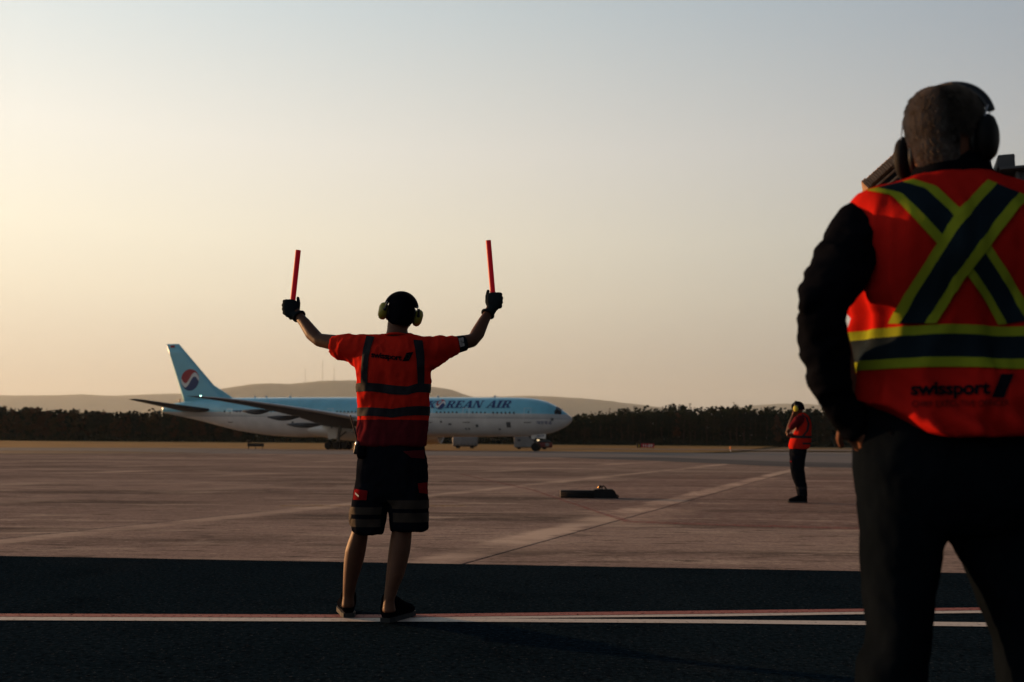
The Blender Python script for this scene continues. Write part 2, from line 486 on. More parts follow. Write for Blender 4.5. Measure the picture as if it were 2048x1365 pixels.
# ---- far pavements
sheet('taxiway', gpx((-900, 900), (0, 895.2), (400, 896), (640, 899), (900, 901.5), (1120, 903), (1300, 905), (1450, 906.3), (1500, 904.5), (1600, 903), (2700, 910), (2700, 952)) + list(reversed(far)), -.040, M_TAXI)
sheet('resurfaced_strip', gpx((1000, 913.2), (1200, 914), (1330, 914.4), (1400, 917), (1560, 922.5), (1740, 926), (2700, 938), (2700, 950), (2048, 940.5), (1740, 935.6), (1560, 932), (1330, 922), (1120, 915.2)), -.034, M_DARKB)
M_DIRT = mat('dark_verge', (.055, .038, .028), .95, .1, var=.5, scale=.6)
sheet('verge_strip', gpx((-900, 899.5), (0, 900.5), (200, 901.8), (330, 904), (430, 906.2), (330, 906.6), (0, 907), (-900, 907.5)), -.030, M_DIRT)
M_FARASPH = mat('far_asphalt', (.17, .145, .135), .9, .1, var=.15, scale=.1)
def painted(name, color, lo, hi, sc_=22.):
    m = mat(name, color, .75, .15)
    t = m.node_tree; b = t.nodes['Principled BSDF']; out = t.nodes['Material Output']
    nz = t.nodes.new('ShaderNodeTexNoise'); nz.inputs['Scale'].default_value = sc_; nz.inputs['Detail'].default_value = 6; nz.inputs['Roughness'].default_value = .75
    co = t.nodes.new('ShaderNodeTexCoord'); t.links.new(co.outputs['Object'], nz.inputs[0])
    mr = t.nodes.new('ShaderNodeMapRange'); mr.inputs[1].default_value = lo; mr.inputs[2].default_value = hi; t.links.new(nz.outputs[0], mr.inputs[0])
    tr = t.nodes.new('ShaderNodeBsdfTransparent'); mx = t.nodes.new('ShaderNodeMixShader')
    t.links.new(mr.outputs[0], mx.inputs[0]); t.links.new(tr.outputs[0], mx.inputs[1]); t.links.new(b.outputs[0], mx.inputs[2]); t.links.new(mx.outputs[0], out.inputs[0])
    return m
M_WHITEL = painted('white_road_paint', (.50, .45, .40), .24, .46, 34)
M_REDL = painted('red_road_paint', (.27, .085, .07), .26, .48, 34)
def strip(name, upper, lower, m, z=.004):
    sheet(name, gpx(*upper, *reversed(lower)), z, m)
strip('painted_red_line', [(-300, 1227), (0, 1229), (740, 1231), (815, 1230.2), (1440, 1222.5), (1740, 1219), (2300, 1213)], [(-300, 1233), (0, 1235), (740, 1237.2), (815, 1236.2), (1440, 1228.8), (1740, 1224.6), (2300, 1218)], M_REDL)
strip('painted_white_line', [(-300, 1233.6), (0, 1235.6), (740, 1237.8), (815, 1237), (1010, 1238.6), (1440, 1241.2), (1740, 1244), (2300, 1250)], [(-300, 1240), (0, 1242.2), (740, 1245), (815, 1245), (1010, 1245.6), (1440, 1248.4), (1740, 1252), (2300, 1259)], M_WHITEL)
strip('painted_white_branch_line', [(830, 1236.6), (1010, 1234.6), (1440, 1229.4), (1740, 1225.2), (2300, 1218.8)], [(830, 1237), (1010, 1238.2), (1440, 1234.2), (1740, 1230), (2300, 1224)], M_WHITEL)
M_REDW = painted('worn_red_paint', (.30, .085, .07), .36, .72, 9)
M_YELW = painted('worn_yellow_paint', (.40, .24, .06), .42, .70, 9)
strip('worn_red_guide_line', [(925, 949), (1071, 981), (1213, 1028), (1262, 1042)], [(919, 949), (1062, 981), (1200, 1028), (1250, 1045)], M_REDW)
strip('worn_red_stand_line', [(1262, 1042.2), (1443, 1049), (1723, 1056), (2300, 1066)], [(1250, 1045.5), (1443, 1052.5), (1723, 1060), (2300, 1071)], M_REDW)
strip('worn_yellow_line', [(560, 1011.6), (930, 1011.6)], [(560, 1013.6), (930, 1013.6)], M_YELW)
M_REDZ = painted('worn_red_zone_paint', (.26, .115, .10), .44, .95, 5)
sheet('worn_red_zone', gpx((1090, 985), (1330, 950), (1750, 955), (2300, 960), (2300, 1064), (1723, 1055), (1443, 1048), (1264, 1041), (1215, 1027)), .0028, M_REDZ)

# ---- dry grass beyond the taxiway: strips that follow the rise
M_GRASS = mat('dry_grass', (.20, .115, .035), .95, .05, var=.4, scale=.35, bump=.6, bscale=3, stretch=(.3, 1, 1))
def grass_strip(name, near, far_y, m, lift=.05):
    """near: photograph points of its near edge on the flat; it runs back to distance far_y."""
    vs, fs = [], []
    n = 60; m_ = 14
    for i in range(n + 1):
        x = lerp(near[0][0], near[-1][0], i / n); y = interp(x, near)
        g = G(x, y)
        g.y = min(g.y, far_y - 10) ; 
        wob = noise.noise(Vector((g.x * .2, 0, 3))) * 1.2
        for j in range(m_ + 1):
            Y = lerp(g.y + wob, far_y, j / m_)
            X = g.x * Y / g.y if x < 1300 else g.x + (Y - g.y) * .35
            vs.append((X, Y, gz(X, Y) + (lift if j else -.05)))
    for i in range(n):
        for j in range(m_):
            a = i * (m_ + 1) + j; fs.append((a, a + m_ + 1, a + m_ + 2, a + 1))
    return tag(obj(name, (vs, fs), m), 'dry yellow grass strip behind the airliner in front of the wood', 'grass', kind='stuff')
grass_strip('grass', [(-800, 896), (0, 895.2), (400, 896), (640, 899), (900, 901.5), (1120, 903), (1300, 905), (1400, 905.8), (1460, 904)], 300, M_GRASS)
sheet_far = [(60, 205), (100, 214), (190, 226), (190, 234), (100, 224), (40, 214), (0, 206), (20, 203)]
bm = bmesh.new(); bm.faces.new([bm.verts.new((x, y, gz(x, y) + .12)) for x, y in sheet_far]); bmesh.ops.triangulate(bm, faces=bm.faces)
tag(obj('far_taxiway', bm, M_FARASPH, shade=False), kind='structure')

# ---- hills
M_HILL = mat('wooded_hill', (.05, .055, .035), .95, .05, var=.35, scale=.004)
def hill(name, prof, D, depth, seed):
    vs, fs = [], []
    n = 90; m_ = 12
    for i in range(n + 1):
        x = lerp(prof[0][0], prof[-1][0], i / n)
        top = P(x, interp(x, prof), D)
        for j in range(m_ + 1):
            t = j / m_ * 2 - 1                       # -1 near foot, 0 crest, 1 far foot
            hgt = (top.z + 2) * smooth(1 - abs(t)) ** 1.0 - 2
            Y = D + t * depth
            w = noise.noise(Vector((top.x * .0035, Y * .0035, seed))) + .5 * noise.noise(Vector((top.x * .011, Y * .011, seed)))
            vs.append((top.x * Y / D, Y, hgt + w * 14 * (1 - abs(t)) * (1 if j != m_ // 2 else .4)))
    for i in range(n):
        for j in range(m_):
            a = i * (m_ + 1) + j; fs.append((a, a + m_ + 1, a + m_ + 2, a + 1))
    return tag(obj(name, (vs, fs), M_HILL), kind='structure')
hill('hill_main', [(180, 886), (250, 850), (300, 815), (380, 792), (420, 781), (470, 774), (500, 769), (540, 767), (580, 768.5), (610, 765), (650, 761.5), (700, 761), (760, 765), (820, 771), (870, 774.5), (900, 779), (925, 788), (945, 794), (1000, 805), (1060, 830)], 12000, 2200, 1)
hill('hill_left', [(-500, 800), (-200, 796), (0, 791), (60, 791.5), (170, 789), (230, 792), (300, 788.5), (350, 787), (400, 789), (480, 794), (560, 802), (700, 840)], 15000, 2600, 2)
hill('hill_right', [(760, 815), (850, 800), (920, 795.5), (1000, 793.5), (1060, 791.8), (1110, 793.5), (1160, 797), (1200, 800), (1250, 806), (1290, 811), (1340, 818), (1420, 840), (1480, 870)], 14000, 2400, 3)
hill('hill_far_right', [(1400, 830), (1500, 812), (1560, 808), (1610, 808), (1660, 812), (1720, 818), (1900, 830), (2300, 850)], 17000, 2400, 4)

# ================================================================== AIRLINER
NOSE = P(1145, 840, 155); TAIL_DIR = (P(325, 815, 176) - P(1145, 840, 155)); TAIL_DIR.z = 0; TAIL_DIR.normalize()
NOSE.z = 0
PLEN = 73.9
# local axes: x aft from the nose, y to starboard (towards the camera), z up
STB = Vector((TAIL_DIR.y, -TAIL_DIR.x, 0))
if STB.y > 0: STB = -STB
plane_yaw = math.atan2(TAIL_DIR.y, TAIL_DIR.x)
plane = empty('airliner', NOSE, plane_yaw)
tag(plane, 'long pale blue and grey airliner taxiing on the far taxiway', 'airplane')
YS = 1.0                                            # starboard is local +y
def PS(px, py, v=0.0):
    """(s, z) of a photograph pixel on the plane's upright plane at v metres to starboard."""
    d = ray(px, py); o = NOSE + STB * v
    t = (o - EYE).dot(STB) / d.dot(STB)
    p = EYE + d * t
    return (p - o).dot(TAIL_DIR), p.z
def pl(s, v, z): return Vector((s, YS * v, z))

# paint: blue above, silver grey band, pale belly; boundaries follow the fuselage
def livery():
    m = bpy.data.materials.new('airliner_livery'); m.use_nodes = True
    t = m.node_tree; n = t.nodes; l = t.links; b = n['Principled BSDF']
    b.inputs['Roughness'].default_value = .32; b.inputs['Specular IOR Level'].default_value = .45; b.inputs['Coat Weight'].default_value = .5; b.inputs['Coat Roughness'].default_value = .08
    co = n.new('ShaderNodeTexCoord'); sp = n.new('ShaderNodeSeparateXYZ'); l.new(co.outputs['Object'], sp.inputs[0])
    k = n.new('ShaderNodeMath'); k.operation = 'MULTIPLY_ADD'; k.inputs[1].default_value = -.0078; l.new(sp.outputs[0], k.inputs[0]); l.new(sp.outputs[2], k.inputs[2])
    r = n.new('ShaderNodeMapRange'); r.inputs[1].default_value = 0; r.inputs[2].default_value = 10; l.new(k.outputs[0], r.inputs[0])
    rp = ramp(n, [(0, (.60, .58, .57)), (.488, (.60, .58, .57)), (.490, (.12, .13, .15)), (.4955, (.40, .41, .42)), (.566, (.44, .45, .45)), (.568, (.15, .46, .61))])
    rp.color_ramp.interpolation = 'CONSTANT'
    l.new(r.outputs[0], rp.inputs[0])
    nz = n.new('ShaderNodeTexNoise'); nz.inputs['Scale'].default_value = .5; nz.inputs['Detail'].default_value = 6; l.new(co.outputs['Object'], nz.inputs[0])
    mr = n.new('ShaderNodeMapRange'); mr.inputs[1].default_value = .3; mr.inputs[2].default_value = .7; mr.inputs[3].default_value = .86; mr.inputs[4].default_value = 1.06; l.new(nz.outputs[0], mr.inputs[0])
    vm = n.new('ShaderNodeVectorMath'); vm.operation = 'SCALE'; l.new(rp.outputs[0], vm.inputs[0]); l.new(mr.outputs[0], vm.inputs['Scale'])
    l.new(vm.outputs[0], b.inputs['Base Color'])
    return m
M_LIV = livery()
M_BLUE = mat('airliner_blue', (.15, .46, .61), .35, .45, var=.06, scale=.4)
M_WHITEP = mat('airliner_pale_grey', (.60, .59, .58), .4, .4, var=.08, scale=.5)
M_WING = mat('wing_grey', (.055, .062, .076), .6, .12, var=.12, scale=.6)
M_SLAT = mat('bare_metal_edge', (.55, .55, .56), .35, .5, metal=.8)
M_DGLASS = mat('dark_glass', (.006, .009, .013), .12, .6)
M_NAVY = mat('lettering_navy', (.012, .035, .14), .5, .3)
M_RED = mat('emblem_red', (.30, .02, .035), .5, .3)
M_EMW = mat('emblem_white', (.62, .62, .63), .5, .3)
M_TYRE = mat('tyre_rubber', (.006, .0065, .008), .85, .2)
M_GEAR = mat('gear_metal', (.10, .105, .115), .5, .4, metal=.3)
M_ENGD = mat('engine_dark', (.012, .013, .016), .5, .3)

top = sorted([PS(*p) for p in [(1142, 834), (1135, 828.5), (1128, 822.5), (1118, 815.5), (1105, 808), (1090, 801.8), (1075, 798.6), (1055, 796.2), (1030, 795.3), (980, 795), (800, 795), (600, 795), (500, 795.6), (450, 796.3), (400, 800), (369, 803.5), (345, 808), (328, 812.5)]])
bot = sorted([PS(*p) for p in [(1143, 844), (1138, 849.5), (1128, 856), (1110, 864.5), (1090, 869.5), (1065, 872.5), (1030, 873.5), (980, 874), (800, 875), (600, 874.5), (560, 873), (530, 870), (483, 863), (450, 855), (417, 846), (396, 841), (360, 833), (331, 827.5), (327, 825)]])
L_END = max(top[-1][0], bot[-1][0])
tip_z = PS(1145, 839.5)[1]
st = [0.0, .12, .35, .7, 1.1, 1.6, 2.2, 3, 4, 5.2, 6.6, 8.2, 10] + [12 + 2.2 * k for k in range(28)]
st = [s for s in st if s < L_END - .3] + [L_END - .2, L_END]
# the silhouette of a tube seen slightly from below is a little inside its crown line; keep the crown level between the curves
def ftop(s): return interp(s, top) if s > .25 else lerp(tip_z, top[0][1], math.sqrt(max(s, 0) / .25))
def fbot(s): return interp(s, bot) if s > .25 else lerp(tip_z, bot[0][1], math.sqrt(max(s, 0) / .25))
def fhw(s):
    h = (ftop(s) - fbot(s)) / 2
    if s < 12: return h * .98
    if s > 48: return min(3.1, h * lerp(1.0, .72, smooth((s - 48) / 24)))
    return 3.1
bm = bmesh.new(); rings = []
SEG = 40
for s in st:
    a, b_ = ftop(s), fbot(s); c = (a + b_) / 2; h = max((a - b_) / 2, .02); w = max(fhw(s), .02)
    rings.append([bm.verts.new(pl(s, w * math.cos(2 * PI * k / SEG), c + h * math.sin(2 * PI * k / SEG))) for k in range(SEG)])
ring_faces(bm, rings)
bmesh.ops.recalc_face_normals(bm, faces=bm.faces)
fus_me = bpy.data.meshes.new('fuselage'); bm.to_mesh(fus_me); bm.free()
fus_bvh = bvh_of(fus_me)
fus = obj('fuselage', fus_me, M_LIV, plane, local=True)
def on_fus(s, z, off=.02, side=1):
    """A point of the fuselage skin at station s and height z, starboard (side 1) or port."""
    h = fus_bvh.ray_cast(pl(s, 12 * side, z), Vector((0, -YS * side, 0)))
    return (h[0] + pl(0, off * side, 0)) if h[0] is not None else None
def skin_patch(pts2d, faces, off=.02, side=1):
    vs = [on_fus(s, z, off, side) for s, z in pts2d]
    fs = [f for f in faces if all(vs[i] is not None for i in f)]
    return [v if v is not None else Vector() for v in vs], fs
def skin_poly(name, poly, m, parent, off=.02, n=6, side=1):
    """A filled polygon (s, z) laid on the skin, cut fine enough to follow its curve."""
    bm = bmesh.new(); bm.faces.new([bm.verts.new((s, z, 0)) for s, z in poly])
    bmesh.ops.triangulate(bm, faces=bm.faces)
    for _ in range(n):
        e = [e for e in bm.edges if e.calc_length() > .45]
        if not e: break
        bmesh.ops.subdivide_edges(bm, edges=e, cuts=1); bmesh.ops.triangulate(bm, faces=bm.faces)
    bm.verts.index_update()
    pts = [(v.co.x, v.co.y) for v in bm.verts]; fs = [[v.index for v in f.verts] for f in bm.faces]; bm.free()
    return obj(name, skin_patch(pts, fs, off, side), m, parent, local=True)

# cabin windows: one mesh shared by all
def s_at(px, py): return PS(px, py, 3.0)
wz = s_at(1000, 826.5)[1]
wv, wf = [], []
bmw = bmesh.new(); r_ = bmesh.ops.create_circle(bmw, cap_ends=True, segments=10, radius=.5)
for v in bmw.verts: v.co = Vector((v.co.x * .30, 0, v.co.y * .44))
bmesh.ops.solidify(bmw, geom=bmw.faces[:], thickness=.03)
win_me = bpy.data.meshes.new('window'); bmw.to_mesh(win_me); bmw.free(); win_me.materials.append(M_DGLASS)
doors_px = [1054, 932, 858, 660, 455]
door_s = [s_at(x, 830)[0] for x in doors_px]
s = 8.6; random.seed(3)
while s < 60:
    if min(abs(s - d) for d in door_s) > 1.0 and random.random() > .06:
        zz = wz + .0078 * (s - 12)
        p = on_fus(s, zz, .012)
        q = on_fus(s, zz, .012, -1)
        for w_, sd in ((p, 1), (q, -1)):
            if w_ is None or (sd == -1 and s > 45): continue
            o = bpy.data.objects.new('window', win_me); COL.objects.link(o); o.parent = fus; o.location = w_
    s += .533 * 1.25
for d in door_s:        # door outlines and their windows
    zb, zt = wz - 1.35, wz + .75
    dr = empty('door'); dr.parent = plane
    for a in ((d - .55, zb, d - .50, zt), (d + .50, zb, d + .55, zt), (d - .55, zt, d + .55, zt + .05), (d - .55, zb - .05, d + .55, zb)):
        skin_poly('door_seam', [(a[0], a[1]), (a[2], a[1]), (a[2], a[3]), (a[0], a[3])], M_SLAT, dr, .015)
    skin_poly('door_sill', [(d - .6, zb - .16), (d + .6, zb - .16), (d + .6, zb - .07), (d - .6, zb - .07)], M_DGLASS, dr, .016)
    skin_poly('door_window', [(d - .22, wz), (d - .08, wz), (d - .08, wz + .3), (d - .22, wz + .3)], M_DGLASS, dr, .018)
# flight deck windows
cw = lambda *pts: [s_at(*p) for p in pts]
skin_poly('flight_deck_window', cw((1104, 820.5), (1110, 820.3), (1110, 828.2), (1105, 828)), M_DGLASS, plane, .03)
skin_poly('flight_deck_window', cw((1110.7, 820.4), (1117.3, 821), (1116.6, 828.6), (1110.8, 828.5)), M_DGLASS, plane, .03)
bm = bmesh.new()
def fpt(s, ang, off=.03):
    a, b_ = ftop(s), fbot(s); c = (a + b_) / 2
    return pl(s, (fhw(s) + off) * math.cos(ang), c + ((a - b_) / 2 + off) * math.sin(ang))
for (s0, s1, a0, a1) in ((2.35, 1.55, .50, .95), (2.45, 1.6, 1.0, 1.5), (2.45, 1.6, 1.64, 2.14), (2.35, 1.55, 2.19, 2.64)):
    bm = bmesh.new(); g = [[bm.verts.new(fpt(lerp(s0, s1, i / 4), lerp(a0, a1, j / 5))) for j in range(6)] for i in range(5)]
    for i in range(4):
        for j in range(5): bm.faces.new((g[i][j], g[i][j + 1], g[i + 1][j + 1], g[i + 1][j]))
    obj('windscreen', bm, M_DGLASS, plane, local=True)
# lettering: slab serif italics, built stroke by stroke (units: cap height 1)
def letter(ch):
    T, t = .30, .12             # thick and thin strokes
    sf = lambda x0, x1, y: [(x0, y), (x1, y), (x1, y + .10), (x0, y + .10)]
    R = lambda x0, y0, x1, y1: [(x0, y0), (x1, y0), (x1, y1), (x0, y1)]
    if ch == 'K': return [R(.10, 0, .10 + T, 1), sf(0, .52, 0), sf(0, .50, .9), [(.36, .42), (.72, .95), (.92, .95), (.50, .38)], [(.42, .55), (.58, .62), (1.02, .0), (.66, .0)], sf(.60, 1.1, 0), sf(.62, 1.0, .9)], 1.08
    if ch == 'R': return [R(.10, 0, .10 + T, 1), sf(0, .52, 0), R(0, .9, .70, 1), R(.3, .44, .68, .54), [(.66, .44), (.86, .54), (.92, .72), (.86, .90), (.66, 1), (.60, .88), (.64, .72), (.60, .56)], [(.44, .48), (.70, .48), (1.0, .0), (.68, .0)], sf(.64, 1.08, 0)], 1.06
    if ch == 'E': return [R(.10, 0, .10 + T, 1), R(0, 0, .86, .12), R(0, .88, .84, 1), R(.3, .44, .66, .55), R(.74, .1, .86, .30), R(.72, .70, .84, .9), R(.56, .36, .66, .64)], .96
    if ch == 'A': return [[(.06, 0), (.20, 0), (.58, 1), (.44, 1)], [(.44, 1), (.70, 1), (1.02, 0), (.68, 0)], R(.28, .26, .74, .36), sf(-.04, .34, 0), sf(.58, 1.12, 0)], 1.06
    if ch == 'N': return [R(.12, 0, .25, 1), [(.12, 1), (.42, 1), (.98, 0), (.72, 0)], R(.86, 0, .98, 1), sf(0, .38, 0), sf(0, .42, .9), sf(.74, 1.1, .9)], 1.08
    if ch == 'I': return [R(.12, 0, .12 + T, 1), sf(0, .54, 0), sf(0, .54, .9)], .60
lz0, lz1 = PS(960, 816.6, 2.2)[1], PS(960, 801.4, 2.2)[1]
sR, sL = PS(1022, 812, 2.2)[0], PS(854, 812, 2.2)[0]
seq = [('K', 0), ('O', 0), ('R', 0), ('E', 0), ('A', 0), ('N', 0), (' ', 0), ('A', 0), ('I', 0), ('R', 0)]
wid = {' ': .55, 'O': 1.18}
tot = sum(wid.get(c, None) or letter(c)[1] for c, _ in seq)
title = empty('airline_title'); title.parent = plane
title['label'] = 'navy blue italic airline name lettering'
x = 0; unit = (sL - sR) / tot; capz = lz1 - lz0
def taegeuk(name, parent, put, R):
    """The round red, white and navy emblem; put(u, v) places unit-disc points."""
    n = 40
    def curve(y0):          # the S line between red and navy, shifted up or down
        return [(-1 + 2 * k / n, y0 + .50 * math.sin(PI * (-1 + 2 * k / n))) for k in range(n + 1)]
    def build(nm, upper, lower, m):
        vs, fs = [], []
        for (ux, uy), (lx, ly) in zip(upper, lower): vs += [put(ux * R, uy * R), put(lx * R, ly * R)]
        for k in range(n): fs.append((2 * k, 2 * k + 1, 2 * k + 3, 2 * k + 2))
        ok = [f for f in fs if all(vs[i] is not None for i in f)]
        obj(nm, ([v if v is not None else Vector() for v in vs], ok), m, parent, local=True)
    circ = lambda x, s: s * math.sqrt(max(0, 1 - x * x))
    cl = lambda pts, g=0: [(x, max(circ(x, -1), min(circ(x, 1), y))) for x, y in pts]
    up = cl(curve(.19)); dn = cl(curve(-.19))
    build('emblem_red_half', [(x, circ(x, 1)) for x, _ in up], up, M_RED)
    build('emblem_white_wave', up, dn, M_EMW)
    build('emblem_navy_half', dn, [(x, circ(x, -1)) for x, _ in dn], M_NAVY)
for c, _ in seq:
    if c == ' ': x += wid[c]; continue
    if c == 'O':
        sc0 = sL - (x + .58) * unit; zc = (lz0 + lz1) / 2
        taegeuk('emblem', title, lambda u, v, a=sc0, b=zc: on_fus(a - u * 1.0, b + v, .07), .80)
        x += wid[c]; continue
    polys, w_ = letter(c)
    lt = None
    bm = bmesh.new()
    for pg in polys:
        f = bm.faces.new([bm.verts.new((sL - (x + px_ + .22 * py_) * unit, lz0 + py_ * capz, 0)) for px_, py_ in pg])
    bmesh.ops.triangulate(bm, faces=bm.faces)
    for _i in range(3):
        e = [e for e in bm.edges if e.calc_length() > .4]
        if e: bmesh.ops.subdivide_edges(bm, edges=e, cuts=1); bmesh.ops.triangulate(bm, faces=bm.faces)
    bm.verts.index_update(); pts = [(v.co.x, v.co.y) for v in bm.verts]; fs = [[v.index for v in f.verts] for f in bm.faces]; bm.free()
    obj('letter', skin_patch(pts, fs, .022 + .001 * (seq.index((c, 0)) % 3)), M_NAVY, title, local=True)
    x += w_
# small writing under the flight deck and on the tail
def skin_text(name, s_, s_left, s_right, z, size, m, parent=plane, bold=.02):
    uv, fs = text_mesh(s_, bold=bold, spacing=1.15, cut=1)
    obj(name, skin_patch([(lerp(s_left, s_right, u), z + v * size) for u, v in uv], fs, .02), m, parent, local=True)
a = s_at(1072, 848.2); b_ = s_at(1100, 848.2)
skin_text('small_lettering', '\ub300\ud55c\ud56d\uacf5', a[0], b_[0], a[1], .55, M_NAVY)
a = s_at(462, 826.5); b_ = s_at(500, 820)
skin_poly('tail_marking', [(a[0], a[1] + .25), (b_[0], a[1] + .25), (b_[0], a[1] + .45), (a[0], a[1] + .45)], M_NAVY, plane, .02)
# skin details: hatches, vents, probes
random.seed(5)
for (x_, y_, w_, h_) in ((882, 844, .16, .18), (953, 852, .22, .2), (930, 858, .14, .12), (936, 858, .14, .12), (1016, 850, .34, .42), (997, 859, .2, .12), (899, 849, .25, .14), (1101, 839, .2, .22), (585, 846, .22, .22), (556, 838, .3, .14)):
    s_, z_ = s_at(x_, y_)
    skin_poly('hatch', [(s_ - w_, z_ - h_), (s_ + w_, z_ - h_), (s_ + w_, z_ + h_), (s_ - w_, z_ + h_)], M_GEAR, plane, .014)
for px_ in (510, 533, 580, 848, 876, 990):
    s_, z_ = PS(px_, 795); z_ = ftop(s_)
    bm = bmesh.new(); box(bm, pl(s_, 0, z_ + .12), (.45, .05, .34), bevel=.02); obj('antenna', bm, M_WHITEP, plane, local=True)

# ---- wings, stabilisers and fin
def airfoil(nc=9, thick=.12):
    up, lo = [], []
    for k in range(nc + 1):
        x = (1 - math.cos(PI * k / nc)) / 2
        y = 5 * thick * (.2969 * math.sqrt(x) - .126 * x - .3516 * x * x + .2843 * x ** 3 - .1036 * x ** 4)
        up.append((x, y)); lo.append((x, -y))
    return up + list(reversed(lo))[1:-1]
def surface(name, stations, m, side=1, thick=.12, parent=plane, vertical=False):
    """stations: (span, leading edge s, chord, z); a lofted flying surface."""
    bm = bmesh.new(); rings = []
    for (v, s0, ch, z, *tk) in stations:
        th = tk[0] if tk else thick
        rg = []
        for (x_, y_) in airfoil(thick=th):
            rg.append(bm.verts.new(pl(s0 + x_ * ch, y_ * ch, v) if vertical else pl(s0 + x_ * ch, v * side, z + y_ * ch)))
        rings.append(rg)
    ring_faces(bm, rings); bmesh.ops.recalc_face_normals(bm, faces=bm.faces)
    return obj(name, bm, m, parent, local=True)
tipx = PS(392, 794.5, 30.0)
wing_st = [(0, 24.5, 16.5, 3.7, .13), (3.1, 27.2, 14.2, 3.95, .125), (7, 29.9, 11.6, 4.55, .115), (11, 32.6, 9.3, 5.15, .105), (15, 35.3, 7.7, 5.75, .10), (20, 38.7, 5.9, 6.4, .10), (25, 42.0, 4.3, 6.95, .095), (28.6, 44.5, 3.0, 7.25, .09), (30.2, 46.3, 1.6, 7.35, .08), (30.7, 47.4, .5, 7.38, .08)]
for sd in (1, -1):
    wg = surface('wing', wing_st, M_WING, sd)
    # leading edge slats in bare metal
    bm = bmesh.new(); rings = []
    for (v, s0, ch, z, th) in wing_st[2:9]:
        rg = []
        for k in range(7):
            x_ = .05 * (1 - math.cos(PI * (k - 3) / 6)); y_ = 5 * th * (.2969 * math.sqrt(max(x_, 0)) - .126 * x_ - .3516 * x_ * x_) * (1 if k >= 3 else -1)
            rg.append(bm.verts.new(pl(s0 - .04 + x_ * ch, v * sd, z + y_ * ch * 1.04)))
        rings.append(rg)
    ring_faces(bm, rings, cap=False, close=False); obj('slat', bm, M_SLAT, wg, local=True)
    for (v, s_, ln, z) in ((8.0, 38.6, 6.2, 3.95), (13.6, 39.6, 5.4, 4.95), (18.2, 42.0, 4.6, 5.75)):       # flap track fairings
        bm = bmesh.new()
        tube(bm, [pl(s_ + ln * k / 8, v * sd, z - .15 * math.sin(PI * k / 8)) for k in range(9)], [(max(.06, .42 * math.sin(PI * (k + .4) / 9.2)), max(.06, .55 * math.sin(PI * (k + .4) / 9.2))) for k in range(9)], 12)
        obj('flap_track_fairing', bm, M_WING, wg, local=True)
    # engine
    ev, ez, es = 9.6, 2.95, 25.2
    eng = empty('engine'); eng.parent = plane
    bm = bmesh.new(); rings = []
    for (x_, r) in ((.25, 1.62), (.0, 1.72), (.12, 1.86), (.8, 1.97), (2.2, 2.0), (3.8, 1.9), (5.0, 1.66), (5.02, 1.4)):
        rings.append([bm.verts.new(pl(es + x_, ev * sd + r * math.cos(2 * PI * k / 32), ez + r * math.sin(2 * PI * k / 32))) for k in range(32)])
    ring_faces(bm, rings, cap=False); obj('nacelle', bm, M_WHITEP, eng, local=True)
    bm = bmesh.new(); rings = []
    for (x_, r) in ((.9, 1.64), (.95, .5), (.5, .3), (.3, .02)):
        rings.append([bm.verts.new(pl(es + x_, ev * sd + r * math.cos(2 * PI * k / 24), ez + r * math.sin(2 * PI * k / 24))) for k in range(24)])
    ring_faces(bm, rings, cap=False); obj('fan', bm, M_ENGD, eng, local=True)
    bm = bmesh.new(); rings = []
    for (x_, r) in ((4.6, 1.15), (5.8, 1.0), (6.8, .72), (7.4, .3), (7.9, .04)):
        rings.append([bm.verts.new(pl(es + x_, ev * sd + r * math.cos(2 * PI * k / 24), ez + r * math.sin(2 * PI * k / 24))) for k in range(24)])
    ring_faces(bm, rings, cap=False); obj('exhaust_cone', bm, M_GEAR, eng, local=True)
    bm = bmesh.new(); box(bm, pl(es + 5.2, ev * sd, ez + 1.95), (6.2, .35, 1.0), Matrix.Rotation(-.06 * YS, 3, 'Y'), .12); obj('pylon', bm, M_WHITEP, eng, local=True)
    # tailplane
    tz = PS(405, 824)[1]
    tt = PS(258, 800.5, 10.6)
    surface('tailplane', [(0, 62.0, 7.2, 6.3, .11), (1.2, 62.6, 6.9, 6.45, .11), (5.5, 66.4, 4.7, 7.15, .1), (9.6, 70.0, 2.7, 7.85, .09), (10.6, 71.0, 1.9, 8.0, .08)], M_WING, sd)
    # wing tip light
    bm = bmesh.new(); ball(bm, pl(46.4, 29.6 * sd, 7.38), .11); obj('navigation_light', bm, mat('navigation_light_%s' % ('green' if sd == 1 else 'red'), (.3, .8, .6) if sd == 1 else (.8, .1, .1), .3, .5, emit=((.45, 1, .75) if sd == 1 else (1, .1, .1), 8)), plane, local=True)
# wing to body fairing
bm = bmesh.new()
tube(bm, [pl(lerp(22.5, 46.5, k / 10), 0, 3.55 - .45 * math.sin(PI * k / 10)) for k in range(11)], [(max(.5, 3.55 * math.sin(PI * (k + .8) / 11.6) ** .5), max(.4, 1.75 * math.sin(PI * (k + .8) / 11.6) ** .6)) for k in range(11)], 28, ref=(0, 0, 1))
obj('belly_fairing', bm, M_WHITEP, plane, local=True)
# fin
fb0, fb1 = PS(450, 797), PS(368, 804); ft0, ft1 = PS(358, 688.3), PS(333, 689.3)
fin_st = []
for k in range(7):
    t = k / 6
    z = lerp(fb1[1] - 1.0, ft0[1], t)
    tt_ = (z - fb0[1]) / (ft0[1] - fb0[1])
    le = lerp(fb0[0], ft0[0], tt_); te = lerp(fb1[0], ft1[0], (z - fb1[1]) / (ft1[1] - fb1[1]))
    if k == 1: le -= .25
    fin_st.append((z, le, te - le, 0, .10))
fin = surface('fin', fin_st, M_BLUE, vertical=True)
